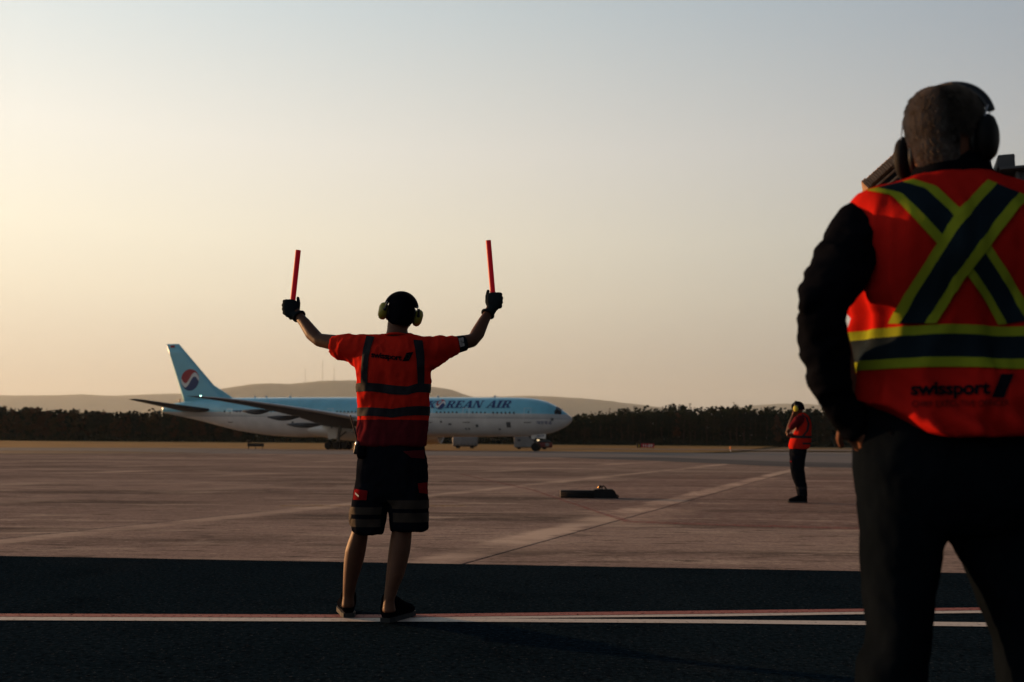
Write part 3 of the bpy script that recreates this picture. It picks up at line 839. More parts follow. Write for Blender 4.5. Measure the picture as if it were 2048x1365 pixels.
# dorsal fillet
bm = bmesh.new()
f0 = PS(462, 796.5)
tri = [(f0[0] - 1.2, fb0[1] - .4), (fb0[0] + 3.0, fb0[1] - .4), (fb0[0] + 2.2, fb0[1] + 2.2)]
for sg in (-1, 1): [bm.verts.new(pl(s_, sg * .16 * (1 if i else .3), z_)) for i, (s_, z_) in enumerate(tri)]
bm.verts.ensure_lookup_table(); v = bm.verts
for f in ((0, 1, 2), (3, 5, 4), (0, 3, 4, 1), (1, 4, 5, 2), (2, 5, 3, 0)): bm.faces.new([v[i] for i in f])
obj('fin_fillet', bm, M_BLUE, fin, local=True, shade=False)
fin_me = fin.data; fin_bvh = bvh_of(fin_me)
ec = PS(381.6, 760.5)
def on_fin(u, v_):
    h = fin_bvh.ray_cast(pl(ec[0] - u, 6, ec[1] + v_), Vector((0, -YS, 0)))
    return h[0] + pl(0, .02, 0) if h[0] is not None else None
taegeuk('emblem', fin, on_fin, 1.88)
bm = bmesh.new(); box(bm, pl((ft0[0] + ft1[0]) / 2 - .1, .16, ft0[1] - .45), (.9, .05, .4), bevel=.01); obj('flag_marking', bm, M_RED, fin, local=True)
bm = bmesh.new(); tube(bm, [pl(L_END - 3.2, 0, ftop(L_END - 3.2)), pl(L_END - 3.2, 0, ftop(L_END - 3.2) + .5)], [.14, .1], 8); obj('beacon', bm, M_GEAR, plane, local=True)

# ---- landing gear
def wheel(parent, c, r=.66, w=.48):
    bm = bmesh.new(); rings = []
    for (y, q) in ((-.5, .62), (-.5, .86), (-.36, .97), (-.15, 1), (.15, 1), (.36, .97), (.5, .86), (.5, .62)):
        rings.append([bm.verts.new(pl(c[0] + r * q * math.cos(2 * PI * k / 20), c[1] + y * w, c[2] + r * q * math.sin(2 * PI * k / 20))) for k in range(20)])
    ring_faces(bm, rings); wl = obj('wheel', bm, M_TYRE, parent, local=True)
    return wl
ng = empty('nose_gear'); ng.parent = plane
gs = PS(1072, 900)[0]
for v in (-.42, .42): wheel(ng, (gs, v, .66))
bm = bmesh.new(); tube(bm, [pl(gs, 0, .66), pl(gs - .1, 0, 1.7), pl(gs - .2, 0, 3.2)], [.11, .14, .2], 10); tube(bm, [pl(gs, -.5, .66), pl(gs, .5, .66)], [.09, .09], 8)
tube(bm, [pl(gs + .1, 0, 1.3), pl(gs + 1.6, 0, 2.9)], [.08, .1], 8); obj('strut', bm, M_GEAR, ng, local=True)
d0, d1 = PS(1070, 872.5, .7), PS(1089.5, 871, .7)
bm = bmesh.new(); zd = 2.05
for (sa, sb, z0, z1) in ((gs - .05, gs + .55, 1.9, 2.6), (gs - 1.75, gs - .1, 2.0, 2.75)):
    bm = bmesh.new(); box(bm, pl((sa + sb) / 2, .72, (z0 + z1) / 2), (sb - sa, .06, z1 - z0), Matrix.Rotation(-.10, 3, 'Y'), .02); dd = obj('gear_door', bm, M_WHITEP, ng, local=True, shade=False)
uv, fs = text_mesh('8275', bold=.03)
obj('door_number', ([pl(lerp(gs - .35, gs - 1.5, u), .76, 2.16 + .17 * u * .6 + v_ * .48) for u, v_ in uv], fs), M_NAVY, ng, local=True, shade=False)
bm = bmesh.new()
for v in (-.3, .3): ball(bm, pl(gs - .35, v, 1.72), .12)
obj('taxi_light', bm, mat('taxi_lamp_glass', (.8, .7, .5), .2, .5, emit=((1, .75, .4), .6)), ng, local=True)
for sd in (1, -1):
    mg = empty('main_gear'); mg.parent = plane
    ms, mv = 36.9, 5.5 * sd
    for ds in (-1.45, 0, 1.45):
        for dv in (-.7, .7): wheel(mg, (ms + ds, mv + dv, .67), .67, .5)
    bm = bmesh.new(); tube(bm, [pl(ms - 1.7, mv, .7), pl(ms + 1.7, mv, .7)], [.16, .16], 10)
    tube(bm, [pl(ms, mv, .7), pl(ms, mv, 2.2), pl(ms - .2, mv * .97, 4.2)], [.2, .24, .3], 12)
    tube(bm, [pl(ms + .2, mv, 1.6), pl(ms + 2.2, mv * .7, 3.6)], [.12, .14], 8); tube(bm, [pl(ms, mv, 1.9), pl(ms - .3, mv * .4, 3.4)], [.12, .14], 8)
    for ds in (-1.45, 0, 1.45): tube(bm, [pl(ms + ds, mv - .8, .67), pl(ms + ds, mv + .8, .67)], [.1, .1], 8)
    obj('strut', bm, M_GEAR, mg, local=True)
    bm = bmesh.new(); box(bm, pl(ms + .9, mv + .55 * sd, 2.55), (1.5, .07, 1.7), Matrix.Rotation(.12, 3, 'Y'), .02); obj('gear_door', bm, M_WHITEP, mg, local=True, shade=False)

# ================================================================== TREES BEYOND THE GRASS
M_BARK = mat('bark', (.03, .024, .02), .9, .1, var=.3, scale=4)
def leaf_mat(name, a, b_, c):
    m = bpy.data.materials.new(name); m.use_nodes = True
    t = m.node_tree; n = t.nodes; l = t.links; b = n['Principled BSDF']
    b.inputs['Roughness'].default_value = .8; b.inputs['Specular IOR Level'].default_value = .0
    oi = n.new('ShaderNodeObjectInfo'); co = n.new('ShaderNodeTexCoord')
    nz = n.new('ShaderNodeTexNoise'); nz.inputs['Scale'].default_value = .9; nz.inputs['Detail'].default_value = 3; l.new(co.outputs['Object'], nz.inputs[0])
    ad = n.new('ShaderNodeMath'); ad.operation = 'MULTIPLY_ADD'; ad.inputs[1].default_value = .7; l.new(oi.outputs['Random'], ad.inputs[0])
    mm = n.new('ShaderNodeMath'); mm.operation = 'MULTIPLY'; mm.inputs[1].default_value = .45; l.new(nz.outputs[0], mm.inputs[0]); l.new(mm.outputs[0], ad.inputs[2])
    r = ramp(n, [(0.05, a), (.55, b_), (1, c)]); l.new(ad.outputs[0], r.inputs[0]); l.new(r.outputs[0], b.inputs['Base Color'])
    return m
M_LEAF_G = leaf_mat('dark_green_leaves', (.005, .013, .012), (.009, .020, .016), (.026, .024, .014))
M_LEAF_B = leaf_mat('rust_brown_leaves', (.035, .020, .014), (.065, .030, .019), (.035, .035, .018))
M_LEAF_C = leaf_mat('conifer_needles', (.004, .011, .010), (.007, .016, .013), (.011, .018, .013))
def leaf_quad(vs, fs, p, s, rng):
    a = Vector((rng.uniform(-1, 1), rng.uniform(-1, 1), rng.uniform(-.7, .7))).normalized()
    b = a.cross(Vector((rng.uniform(-1, 1), rng.uniform(-1, 1), rng.uniform(-1, 1)))).normalized()
    k = len(vs); vs += [p + a * s, p + b * s * .7, p - a * s, p - b * s * .7]; fs.append((k, k + 1, k + 2, k + 3))
def broadleaf(seed):
    rng = random.Random(seed)
    H = 11.0
    bm = bmesh.new(); tube(bm, [(0, 0, -.3), (.1, 0, 3), (rng.uniform(-.4, .4), 0, 6), (rng.uniform(-.5, .5), 0, 9)], [.26, .2, .14, .05], 8)
    lumps = []
    for k in range(15):
        z = rng.uniform(2.2, 9.8); R = 2.5 * math.sin(PI * min(.97, max(.12, (z - .6) / 10.6))) ** .7
        a = rng.uniform(0, 2 * PI); r = R * rng.uniform(.25, .85)
        c = Vector((r * math.cos(a), r * math.sin(a), z)); lumps.append((c, rng.uniform(.7, 1.35)))
        if k % 2: tube(bm, [(0, 0, z * .72), tuple(c * .6 + Vector((0, 0, z * .36))), tuple(c)], [.1, .06, .02], 6)
    lumps.append((Vector((rng.uniform(-.4, .4), 0, 10.2)), .75))
    trunk = bpy.data.meshes.new('trunk'); bm.to_mesh(trunk); bm.free(); trunk.materials.append(M_BARK)
    vs, fs = [], []
    for c, r in lumps:
        for _ in range(int(46 * r)):
            d = Vector((rng.gauss(0, 1), rng.gauss(0, 1), rng.gauss(0, .8))).normalized() * r * rng.uniform(.35, 1.08)
            leaf_quad(vs, fs, c + d, rng.uniform(.16, .40), rng)
    crown = bpy.data.meshes.new('crown'); crown.from_pydata(vs, [], fs)
    return trunk, crown
def conifer(seed):
    rng = random.Random(seed)
    H = 12.0
    bm = bmesh.new(); tube(bm, [(0, 0, -.3), (0, 0, 6), (0, 0, 12)], [.22, .13, .02], 8)
    trunk = bpy.data.meshes.new('trunk'); bm.to_mesh(trunk); bm.free(); trunk.materials.append(M_BARK)
    vs, fs = [], []
    z = 1.2
    while z < 12:
        R = 2.0 * (1 - (z - .6) / 12.2) ** .85 + .10
        for k in range(max(4, int(9 * R))):
            a = rng.uniform(0, 2 * PI); L_ = R * rng.uniform(.65, 1.1)
            for q in range(max(2, int(L_ * 4))):
                t = (q + 1) / max(2, int(L_ * 4))
                leaf_quad(vs, fs, Vector((L_ * t * math.cos(a), L_ * t * math.sin(a), z - .3 * t * L_ + rng.uniform(-.1, .1))), rng.uniform(.12, .27), rng)
        z += rng.uniform(.36, .55)
    crown = bpy.data.meshes.new('crown'); crown.from_pydata(vs, [], fs)
    return trunk, crown
kinds = {}
for nm, fn, m, seeds in (('broadleaf_green', broadleaf, M_LEAF_G, (1, 2, 3, 4)), ('broadleaf_brown', broadleaf, M_LEAF_B, (5, 6, 7)), ('conifer', conifer, M_LEAF_C, (8, 9, 10))):
    for sd in seeds:
        t_, c_ = fn(sd); c_.materials.append(m); kinds.setdefault(nm, []).append((t_, c_))
rng = random.Random(11)
top_line = [(-200, 812), (0, 815), (60, 818), (150, 822), (230, 826), (330, 824), (450, 822), (800, 822), (1100, 838), (1150, 832), (1180, 830), (1240, 822), (1290, 818), (1330, 812), (1400, 817), (1450, 810), (1500, 814), (1560, 817), (1700, 820), (2300, 820)]
def put_tree(px, D, kind, hpx, label, group, rise=1.0):
    base = P(px, 890, D); X = base.x; zb = gz(X, D) - .12
    H_ = P(px, hpx, D).z - zb
    t_, c_ = rng.choice(kinds[kind])
    nm = 'conifer_tree' if kind == 'conifer' else 'broadleaf_tree'
    r = empty(nm, (X, D, zb), rng.uniform(0, 6.28))
    k = H_ / (12.0 if kind == 'conifer' else 11.0)
    wk = k * rng.uniform(.85, 1.15) if kind != 'conifer' else k * rng.uniform(.8, 1.05)
    r.scale = (wk, wk, k)
    for n_, me in (('trunk', t_), ('crown', c_)):
        o = bpy.data.objects.new(n_, me); COL.objects.link(o); o.parent = r
    tag(r, label, 'tree', group)
px = -190.0
while px < 2240:
    left = px < 480
    D = rng.uniform(296, 304) if not left else rng.uniform(300, 312)
    y = interp(px, top_line) + rng.uniform(-6, 14) + 7 * noise.noise(Vector((px * .018, 5, 0)))
    if left:
        kind = rng.choice(['broadleaf_brown', 'broadleaf_brown', 'broadleaf_brown', 'broadleaf_green'])
        lab, grp = 'rust brown broadleaf tree in the front of the wood behind the tail', 'rust brown trees of the left wood'
        if kind == 'broadleaf_green': lab, grp = 'dull green broadleaf tree among the rust brown trees at left', 'dull green trees of the left wood'
    else:
        kind = rng.choice(['broadleaf_green', 'broadleaf_green', 'conifer', 'broadleaf_green', 'broadleaf_brown' if rng.random() < .35 else 'broadleaf_green'])
        lab, grp = {'broadleaf_green': ('dark green broadleaf tree at the front of the wood ahead of the airliner', 'dark broadleaf trees of the right wood'),
                    'conifer': ('dark pointed conifer at the front of the wood ahead of the airliner', 'dark conifers of the right wood'),
                    'broadleaf_brown': ('brownish broadleaf tree among the dark wood ahead of the airliner', 'brownish trees of the right wood')}[kind]
    hidden = 470 < px < 1080 or px > 1720
    put_tree(px, D, kind, y, lab, grp)
    px += (20 if hidden else 11.5) * rng.uniform(.75, 1.3)
px = -190.0
while px < 1730:                # second row: taller tips above the first
    if not (470 < px < 1100):
        left = px < 480
        kind = rng.choice(['conifer', 'conifer', 'broadleaf_brown'] if left else ['conifer', 'broadleaf_green', 'conifer'])
        y = interp(px, top_line) + rng.uniform(-8, 6) + 7 * noise.noise(Vector((px * .018, 5, 0)))
        lab, grp = ('thin tree top standing above the rust brown wood at left', 'back row trees of the left wood') if left else ('dark tree top standing above the wood ahead of the airliner', 'back row trees of the right wood')
        put_tree(px, rng.uniform(316, 326), kind, y, lab, grp)
    px += 15 * rng.uniform(.6, 1.5)
# the depth of the wood: undergrowth and far crowns that read as one mass
vs, fs = [], []
for k in range(64000):
    D = rng.uniform(305, 345); X = rng.uniform(-215, 250) * D / 320
    pxx = CX + X / D * FPX
    H_ = max(3, P(pxx, interp(pxx, top_line), 325).z * .82)
    z = gz(X, D) + H_ * rng.random() ** (.8 if k % 4 else 2.5) * (1 + .25 * noise.noise(Vector((X * .25, D * .1, 0))))
    leaf_quad(vs, fs, Vector((X, D, z)), rng.uniform(.5, .95), rng)
tag(obj('woodland', (vs, fs), M_LEAF_C, shade=False), 'dark mass of the wood behind its front row of trees', 'wood', kind='stuff')
vs, fs = [], []
for k in range(15000):          # low scrub in front of the trunks
    X = rng.uniform(-210, 235); D = rng.uniform(290, 299)
    h = 1.6 + 1.7 * noise.noise(Vector((X * .12, 4, 0))) + 1.0 * noise.noise(Vector((X * .5, 2, 0)))
    leaf_quad(vs, fs, Vector((X, D, gz(X, D) + max(.2, h) * rng.random())), rng.uniform(.2, .45), rng)
tag(obj('scrub', (vs, fs), M_LEAF_G, shade=False), 'low scrub along the foot of the wood', 'scrub', kind='stuff')

# ================================================================== MASTS ON THE HILL
M_MAST = mat('mast_steel', (.10, .09, .085), .7, .3)
for px_, yt, yb, lab in ((610.5, 734, 768, 'leftmost of the three thin masts on the hill'), (645, 719, 764, 'tallest and middle of the three thin masts on the hill'), (668, 732, 764, 'rightmost of the three thin masts on the hill')):
    a, b_ = P(px_, yb, 11985), P(px_, yt, 11985); h = b_.z - a.z
    ms_ = empty('radio_mast', a); tag(ms_, lab, 'mast')
    for k in range(3):
        bm = bmesh.new(); an = 2 * PI * k / 3
        tube(bm, [a + Vector((4.5 * math.cos(an), 4.5 * math.sin(an), -12)), b_ + Vector((1.5 * math.cos(an), 1.5 * math.sin(an), -18))], [.75, .6], 6)
        obj('leg', bm, M_MAST, ms_)
    bm = bmesh.new()
    for q in range(14):
        z0, z1 = a.z + (h - 12) * q / 14, a.z + (h - 12) * (q + 1) / 14
        for k in range(3):
            w0, w1 = lerp(4.5, 1.5, q / 14), lerp(4.5, 1.5, (q + 1) / 14); an, a2 = 2 * PI * k / 3, 2 * PI * (k + 1) / 3
            tube(bm, [(a.x + w0 * math.cos(an), a.y + w0 * math.sin(an), z0), (a.x + w1 * math.cos(a2), a.y + w1 * math.sin(a2), z1)], [.25, .25], 5)
    obj('bracing', bm, M_MAST, ms_)
    bm = bmesh.new(); tube(bm, [b_ + Vector((0, 0, -14)), b_], [.6, .4], 6); obj('antenna', bm, M_MAST, ms_)

# ================================================================== SIGNS AND LIGHTS BY THE TAXIWAY
M_BLK = mat('black_paint', (.006, .0065, .008), .6, .3)
M_SRED = mat('sign_red', (.33, .012, .03), .5, .3)
M_SWHITE = mat('sign_white', (.7, .7, .7), .5, .3)
M_SYEL = mat('sign_yellow', (.7, .5, .06), .5, .3)
D = 222
a, b_ = P(1273.5, 896, D), P(1308.5, 896, D); zt = P(1290, 887.5, D).z; z0 = P(1290, 895.6, D).z
sg = empty('runway_sign', ((a.x + b_.x) / 2, D, gz(a.x, D) + .05)); tag(sg, 'low red runway sign with white numbers on the grass', 'sign')
w = b_.x - a.x
bm = bmesh.new(); box(bm, (lerp(a.x, b_.x, .12), D, (zt + z0) / 2), (w * .235, .3, zt - z0), bevel=.03); obj('black_panel', bm, M_BLK, sg, shade=False)
bm = bmesh.new(); box(bm, (lerp(a.x, b_.x, .62), D, (zt + z0) / 2), (w * .755, .3, zt - z0), bevel=.03); obj('red_panel', bm, M_SRED, sg, shade=False)
for k in (.06, .2, .42, .62, .82, .96):
    bm = bmesh.new(); box(bm, (lerp(a.x, b_.x, k), D, (z0 + gz(a.x, D)) / 2), (.08, .08, z0 - gz(a.x, D) + .1)); obj('leg', bm, M_BLK, sg, shade=False)
for s_, k0, k1, m in (('11-29', .36, .90, M_SWHITE), ('A', .08, .16, M_SYEL)):
    uv, fs = text_mesh(s_, bold=.03)
    obj('lettering', ([Vector((lerp(a.x, b_.x, lerp(k0, k1, u)), D - .155, lerp(z0, zt, .22 + .8 * v))) for u, v in uv], fs), m, sg, shade=False)
D = 166
a, b_ = P(494.5, 894, D), P(527.5, 894, D); zt = P(510, 887, D).z; z0 = P(510, 893.6, D).z
sg = empty('taxiway_sign', ((a.x + b_.x) / 2, D, -.02)); tag(sg, 'low black taxiway sign seen from behind under the airliner tail', 'sign')
bm = bmesh.new(); box(bm, ((a.x + b_.x) / 2, D, (zt + z0) / 2), (b_.x - a.x, .25, zt - z0), bevel=.03); obj('panel', bm, M_BLK, sg, shade=False)
for k in (.08, .5, .92):
    bm = bmesh.new(); box(bm, (lerp(a.x, b_.x, k), D, z0 / 2), (.09, .09, z0 + .08)); obj('leg', bm, M_BLK, sg, shade=False)
D = 176
p = P(498, 884, D)
lt = empty('guard_light', (p.x, D, -.02)); tag(lt, 'small dark guard light on a post beside the black taxiway sign', 'light')
bm = bmesh.new(); tube(bm, [(p.x, D, -.02), (p.x, D, p.z - .2)], [.05, .05], 8); obj('post', bm, M_BLK, lt)
bm = bmesh.new(); box(bm, (p.x, D, p.z + .05), (.62, .3, .5), bevel=.08); obj('lamp_housing', bm, M_BLK, lt)
D = 186
p = P(1461, 897, D)
lt = empty('edge_marker', (p.x, D, gz(p.x, D) - .02)); tag(lt, 'small orange edge marker on the far pavement', 'marker')
bm = bmesh.new(); tube(bm, [(p.x, D, gz(p.x, D) - .02), (p.x, D, p.z - .1)], [.05, .04], 8); obj('post', bm, M_SWHITE, lt)
bm = bmesh.new(); tube(bm, [(p.x, D, p.z - .15), (p.x, D, p.z + .05), (p.x, D, p.z + .22)], [.10, .2, .14], 12); obj('lamp', bm, mat('orange_marker', (.85, .25, .05), .5, .3), lt)

# ================================================================== SERVICE VEHICLES BEHIND THE AIRLINER
M_VAN = mat('vehicle_white', (.19, .195, .205), .6, .2, var=.1, scale=1.5)
M_TRED = mat('vehicle_red', (.13, .012, .014), .4, .4)
def road_wheel(parent, c, r=.42, w=.26):
    bm = bmesh.new(); rings = []
    for (y, q) in ((-.5, .6), (-.5, .9), (-.3, 1), (.3, 1), (.5, .9), (.5, .6)):
        rings.append([bm.verts.new((c[0] + r * q * math.cos(2 * PI * k / 16), c[1] + y * w, c[2] + r * q * math.sin(2 * PI * k / 16))) for k in range(16)])
    ring_faces(bm, rings); obj('wheel', bm, M_TYRE, parent)
D = 205
a, b_ = P(905, 887, D), P(955.5, 887, D); g0 = gz(0, D) - .05
zt = P(930, 873.2, D).z
tr = empty('white_trailer', ((a.x + b_.x) / 2, D, g0)); tag(tr, 'white round cornered trailer parked behind the airliner belly', 'trailer')
zb = g0 + .55
bm = bmesh.new(); box(bm, ((a.x + b_.x) / 2, D, (zt + zb) / 2), (b_.x - a.x, 2.2, zt - zb), bevel=.28); obj('body', bm, M_VAN, tr)
for k in range(7):
    bm = bmesh.new(); box(bm, (lerp(a.x, b_.x, .08 + .14 * k), D - 1.11, zb + .32), (.10, .05, .5), bevel=.01); obj('rib', bm, M_WING, tr)
for k in (.22, .78):
    for y in (-.9, .9): road_wheel(tr, (lerp(a.x, b_.x, k), D + y, g0 + .42))
bm = bmesh.new(); box(bm, ((a.x + b_.x) / 2, D, zb - .05), (b_.x - a.x - .5, 1.6, .14)); obj('chassis', bm, M_BLK, tr)
D = 200
a, b_ = P(1028, 888, D), P(1068, 888, D); c_ = P(1105, 888, D); g0 = gz(0, D) - .05; zt = P(1050, 873, D).z; zb = g0 + .5
tr = empty('box_truck', ((a.x + c_.x) / 2, D, g0)); tag(tr, 'white box truck with red cab parked behind the nose gear', 'truck')
bm = bmesh.new(); box(bm, ((a.x + b_.x) / 2, D, (zt + zb) / 2), (b_.x - a.x, 2.3, zt - zb), bevel=.05); obj('cargo_box', bm, M_VAN, tr, shade=False)
bm = bmesh.new(); box(bm, (lerp(a.x, b_.x, .82), D - 1.17, zt - .22), (.6, .05, .26), bevel=.01); obj('vent', bm, M_BLK, tr)
bm = bmesh.new(); ball(bm, (lerp(a.x, b_.x, .24), D - 1.16, zt - .8), (.36, .03, .26)); obj('badge', bm, M_WING, tr)
bm = bmesh.new(); cx_ = (b_.x + c_.x) / 2
box(bm, (cx_, D, g0 + .95), (c_.x - b_.x - .1, 2.1, .9), bevel=.12); obj('cab', bm, M_TRED, tr)
bm = bmesh.new(); box(bm, (cx_ + .1, D, g0 + 1.55), (c_.x - b_.x - 1.0, 1.9, .5), bevel=.15); obj('cab_window', bm, M_DGLASS, tr)
bm = bmesh.new(); ball(bm, (cx_ + .75, D - 1.06, g0 + 1.0), (.42, .04, .34)); obj('emblem_disc', bm, M_VAN, tr)
for x_ in (lerp(a.x, b_.x, .25), cx_ + .2):
    for y in (-.9, .9): road_wheel(tr, (x_, D + y, g0 + .42))
bm = bmesh.new(); box(bm, ((a.x + c_.x) / 2, D, zb - .06), (c_.x - a.x - .5, 1.5, .14)); obj('chassis', bm, M_BLK, tr)

# ================================================================== JET BRIDGE BEHIND THE NEAR MAN
M_JB = mat('jet_bridge_panel', (.055, .058, .066), .6, .2, var=.15, scale=1.2)
M_JBD = mat('jet_bridge_dark', (.02, .021, .025), .6, .3)
M_BEL = mat('canopy_fabric', (.30, .19, .125), .8, .2, var=.3, scale=6)
DJ = 22.0
JR = math.radians(-21)
j0 = P(1960, 985, DJ); j0.z = 0
jx, jy = Vector((math.cos(JR), math.sin(JR), 0)), Vector((-math.sin(JR), math.cos(JR), 0))
jb_ = empty('jet_bridge', j0, JR)
tag(jb_, 'grey jet bridge with ribbed folding canopy behind the near man', 'jet bridge')
def PJ(x, y, d=0.0):
    """Local point of the bridge's front plane (d metres behind it) seen at a photograph pixel."""
    dr = ray(x, y); o = j0 + jy * d
    p = EYE + dr * ((o - EYE).dot(jy) / dr.dot(jy))
    return Vector(((p - j0).dot(jx), d, p.z))
def jbox(name, x0, x1, y0, y1, m, d0=0.0, d1=3.2, bev=.03, par=None):
    xm = min((x0 + x1) / 2, 2048)
    a, b_ = PJ(x0, y0), PJ(x1, y1); z0, z1 = PJ(xm, y0).z, PJ(xm, y1).z
    bm = bmesh.new(); box(bm, ((a.x + b_.x) / 2, (d0 + d1) / 2, (z0 + z1) / 2), (b_.x - a.x, d1 - d0, abs(z0 - z1)), bevel=bev)
    return obj(name, bm, m, par or jb_, shade=False, local=True)
cabj = jbox('cab', 1836, 1994, 314, 585, M_JB)
jbox('roof_hood', 1996, 2032, 306, 334, M_JB, .1)
jbox('panel', 1978, 1992, 322, 575, M_JB, -.03, .02, .005, cabj)
tn = jbox('tunnel', 2030.5, 2480, 338, 590, M_JB, .12, 2.9)
jbox('roof_lip', 1999, 2480, 332.5, 338, M_JB, -.1, 3.0, .01, tn)
jbox('doorway', 1997, 2029, 339, 585, M_JBD, .5, 2.6, .02)
for k in range(9): jbox('rib', 2040 + 46 * k, 2044 + 46 * k, 341, 588, M_JB, .05, .14, .005, tn)
for k in range(4): jbox('cab_window', 1850 + 32 * k, 1876 + 32 * k, 350, 420, M_DGLASS, -.012, .03, .005, cabj)
jbox('rotunda_column', 2140, 2200, 588, 986, M_JB, 1.0, 1.8)
bm = bmesh.new()
for dx in (-.55, .55): tube(bm, [(dx, 1.4, .5), (dx, 1.4, 4.2)], [.16, .16], 12)
box(bm, (0, 1.4, 1.0), (1.7, .5, .35), bevel=.03); obj('lift_column', bm, M_JB, jb_, local=True)
for dx in (-.75, .75):
    bm = bmesh.new(); tube(bm, [(dx - .18, 1.4, .5), (dx + .18, 1.4, .5)], [.5, .5], 20, round_end=False); obj('wheel', bm, M_TYRE, jb_, local=True)
# the folding canopy slopes down to the left from the cab, ribbed like a bellows
can = empty('canopy'); can.parent = jb_
p0, p1 = PJ(1834, 264), PJ(1722, 361)
nrm = Vector((p1.z - p0.z, 0, -(p1.x - p0.x))).normalized()
if nrm.z < 0: nrm = -nrm
nr = 26
rot = Matrix.Rotation(-math.atan2(p1.z - p0.z, p1.x - p0.x), 3, 'Y')
for k in range(nr):
    c = p0.lerp(p1, (k + .5) / nr) - nrm * .11
    bm = bmesh.new(); box(bm, c + Vector((0, 1.5, 0)), ((p1 - p0).length / nr * .92, 3.0 - .01 * k, (.20, .188)[k % 2] if k < nr - 2 else .24), rot, .012); obj('bellows_rib', bm, M_BEL, can, shade=False, local=True)
for dn_ in (.30, .46):
    bm = bmesh.new(); tube(bm, [p0 - nrm * dn_ + Vector((0, .2, 0)), p1.lerp(p0, .12) - nrm * dn_ + Vector((0, .2, 0))], [.03, .03], 8); obj('canopy_arm', bm, M_BEL, can, local=True)
bm = bmesh.new(); q = [p0 - nrm * .22, p1 - nrm * .22, p1 - nrm * .22 + Vector((.45, 0, -.9)), p0 + Vector((0, 0, -2.2))]
v0 = [bm.verts.new(v + Vector((0, .4, 0))) for v in q]; v1 = [bm.verts.new(v + Vector((0, 2.9, 0))) for v in q]
bm.faces.new(v0); bm.faces.new(list(reversed(v1)))
for i in range(4): bm.faces.new((v0[i], v1[i], v1[(i + 1) % 4], v0[(i + 1) % 4]))
bmesh.ops.recalc_face_normals(bm, faces=bm.faces); obj('canopy_curtain', bm, M_JBD, can, shade=False, local=True)

# ================================================================== CHOCK ON THE CONCRETE
M_RUB = mat('black_rubber', (.006, .0065, .008), .75, .3, bump=.3, bscale=60)
M_ROPE = mat('dark_rope', (.02, .018, .016), .9, .2)
gc = G(1180, 997); D = gc.y
ck = empty('wheel_chock', gc); tag(ck, 'long black wheel chock with rope loops lying on the concrete', 'wheel chock')
f = lambda x, y, d=0: P(x, y, D + d)
a, b_ = f(1121, 997), f(1216, 997); h = f(1121, 981.5).z
bm = bmesh.new(); box(bm, ((a.x + b_.x) / 2, D + .12, h / 2 + .004), (b_.x - a.x, .24, h), bevel=.018); obj('body', bm, M_RUB, ck)
for k in range(3):
    bm = bmesh.new(); box(bm, ((a.x + b_.x) / 2, D - .004, h * (.28 + .22 * k)), (b_.x - a.x - .05, .012, .012)); obj('tread_ridge', bm, M_RUB, ck)
prof = [f(1186, 982), f(1190, 979), f(1225, 979), f(1230, 983), f(1233, 990), f(1237, 996.8), f(1188, 996.8)]
bm = bmesh.new(); v0 = [bm.verts.new(p + Vector((0, -.015, 0))) for p in prof]; v1 = [bm.verts.new(p + Vector((0, .25, 0))) for p in prof]
bm.faces.new(v0); bm.faces.new(list(reversed(v1)))
for i in range(len(prof)): bm.faces.new((v0[i], v1[i], v1[(i + 1) % len(prof)], v0[(i + 1) % len(prof)]))
bmesh.ops.recalc_face_normals(bm, faces=bm.faces); obj('end_block', bm, M_RUB, ck, shade=False)
bm = bmesh.new(); ball(bm, f(1201.5, 973.8) + Vector((0, .1, 0)), (.028, .03, .025)); tube(bm, [f(1200, 979.5) + Vector((0, .1, 0)), f(1201, 974) + Vector((0, .1, 0))], [.012, .012], 6); obj('rope_knot', bm, M_ROPE, ck)
bm = bmesh.new(); tube(bm, [f(x_, y_) + Vector((0, .1, 0)) for x_, y_ in ((1204.5, 979.5), (1205, 975.5), (1207.5, 972.4), (1210, 974), (1211.5, 976.5), (1214, 979.3))], [.013] * 6, 8); obj('rope_loop', bm, M_ROPE, ck)
bm = bmesh.new(); tube(bm, [f(x_, y_) + Vector((0, .04, 0)) for x_, y_ in ((1231, 992), (1235, 990.5), (1237.5, 993), (1236, 996.3), (1233, 996.6))], [.012] * 5, 8); obj('rope_loop', bm, M_ROPE, ck)
bm = bmesh.new(); box(bm, f(1197.6, 976.8) + Vector((0, .1, 0)), (.012, .03, .035), bevel=.003); obj('yellow_reflector', bm, mat('yellow_reflector', (.9, .55, .15), .2, .5, metal=1.0), ck)  # small reflector added for the yellow-lit reflection on the chock

# ================================================================== PEOPLE
M_SKIN = mat('skin', (.085, .038, .023), .55, .15, var=.12, scale=18, bump=.15, bscale=120)
M_SKIN2 = mat('skin_weathered', (.15, .066, .04), .55, .15, var=.12, scale=18)
def cloth(name, color, var=.12, rough=.85, sheen=.0, scale=9, spec=.0, bump=.08, bscale=320):
    return mat(name, color, rough, spec, var=var, scale=scale, bump=bump, bscale=bscale, sheen=sheen)
def hi_vis(name, color, glow=.25):
    """Thin fluorescent cloth: some of the light that falls on it passes through."""
    m = cloth(name, color, .10, .8)
    t = m.node_tree; b = t.nodes['Principled BSDF']; out = t.nodes['Material Output']
    tl = t.nodes.new('ShaderNodeBsdfTranslucent'); tl.inputs[0].default_value = (*color, 1)
    mx = t.nodes.new('ShaderNodeMixShader'); mx.inputs[0].default_value = glow
    t.links.new(b.outputs[0], mx.inputs[1]); t.links.new(tl.outputs[0], mx.inputs[2]); t.links.new(mx.outputs[0], out.inputs[0])
    return m
M_ORANGE = hi_vis('orange_red_hi_vis', (.50, .021, .012), .10)
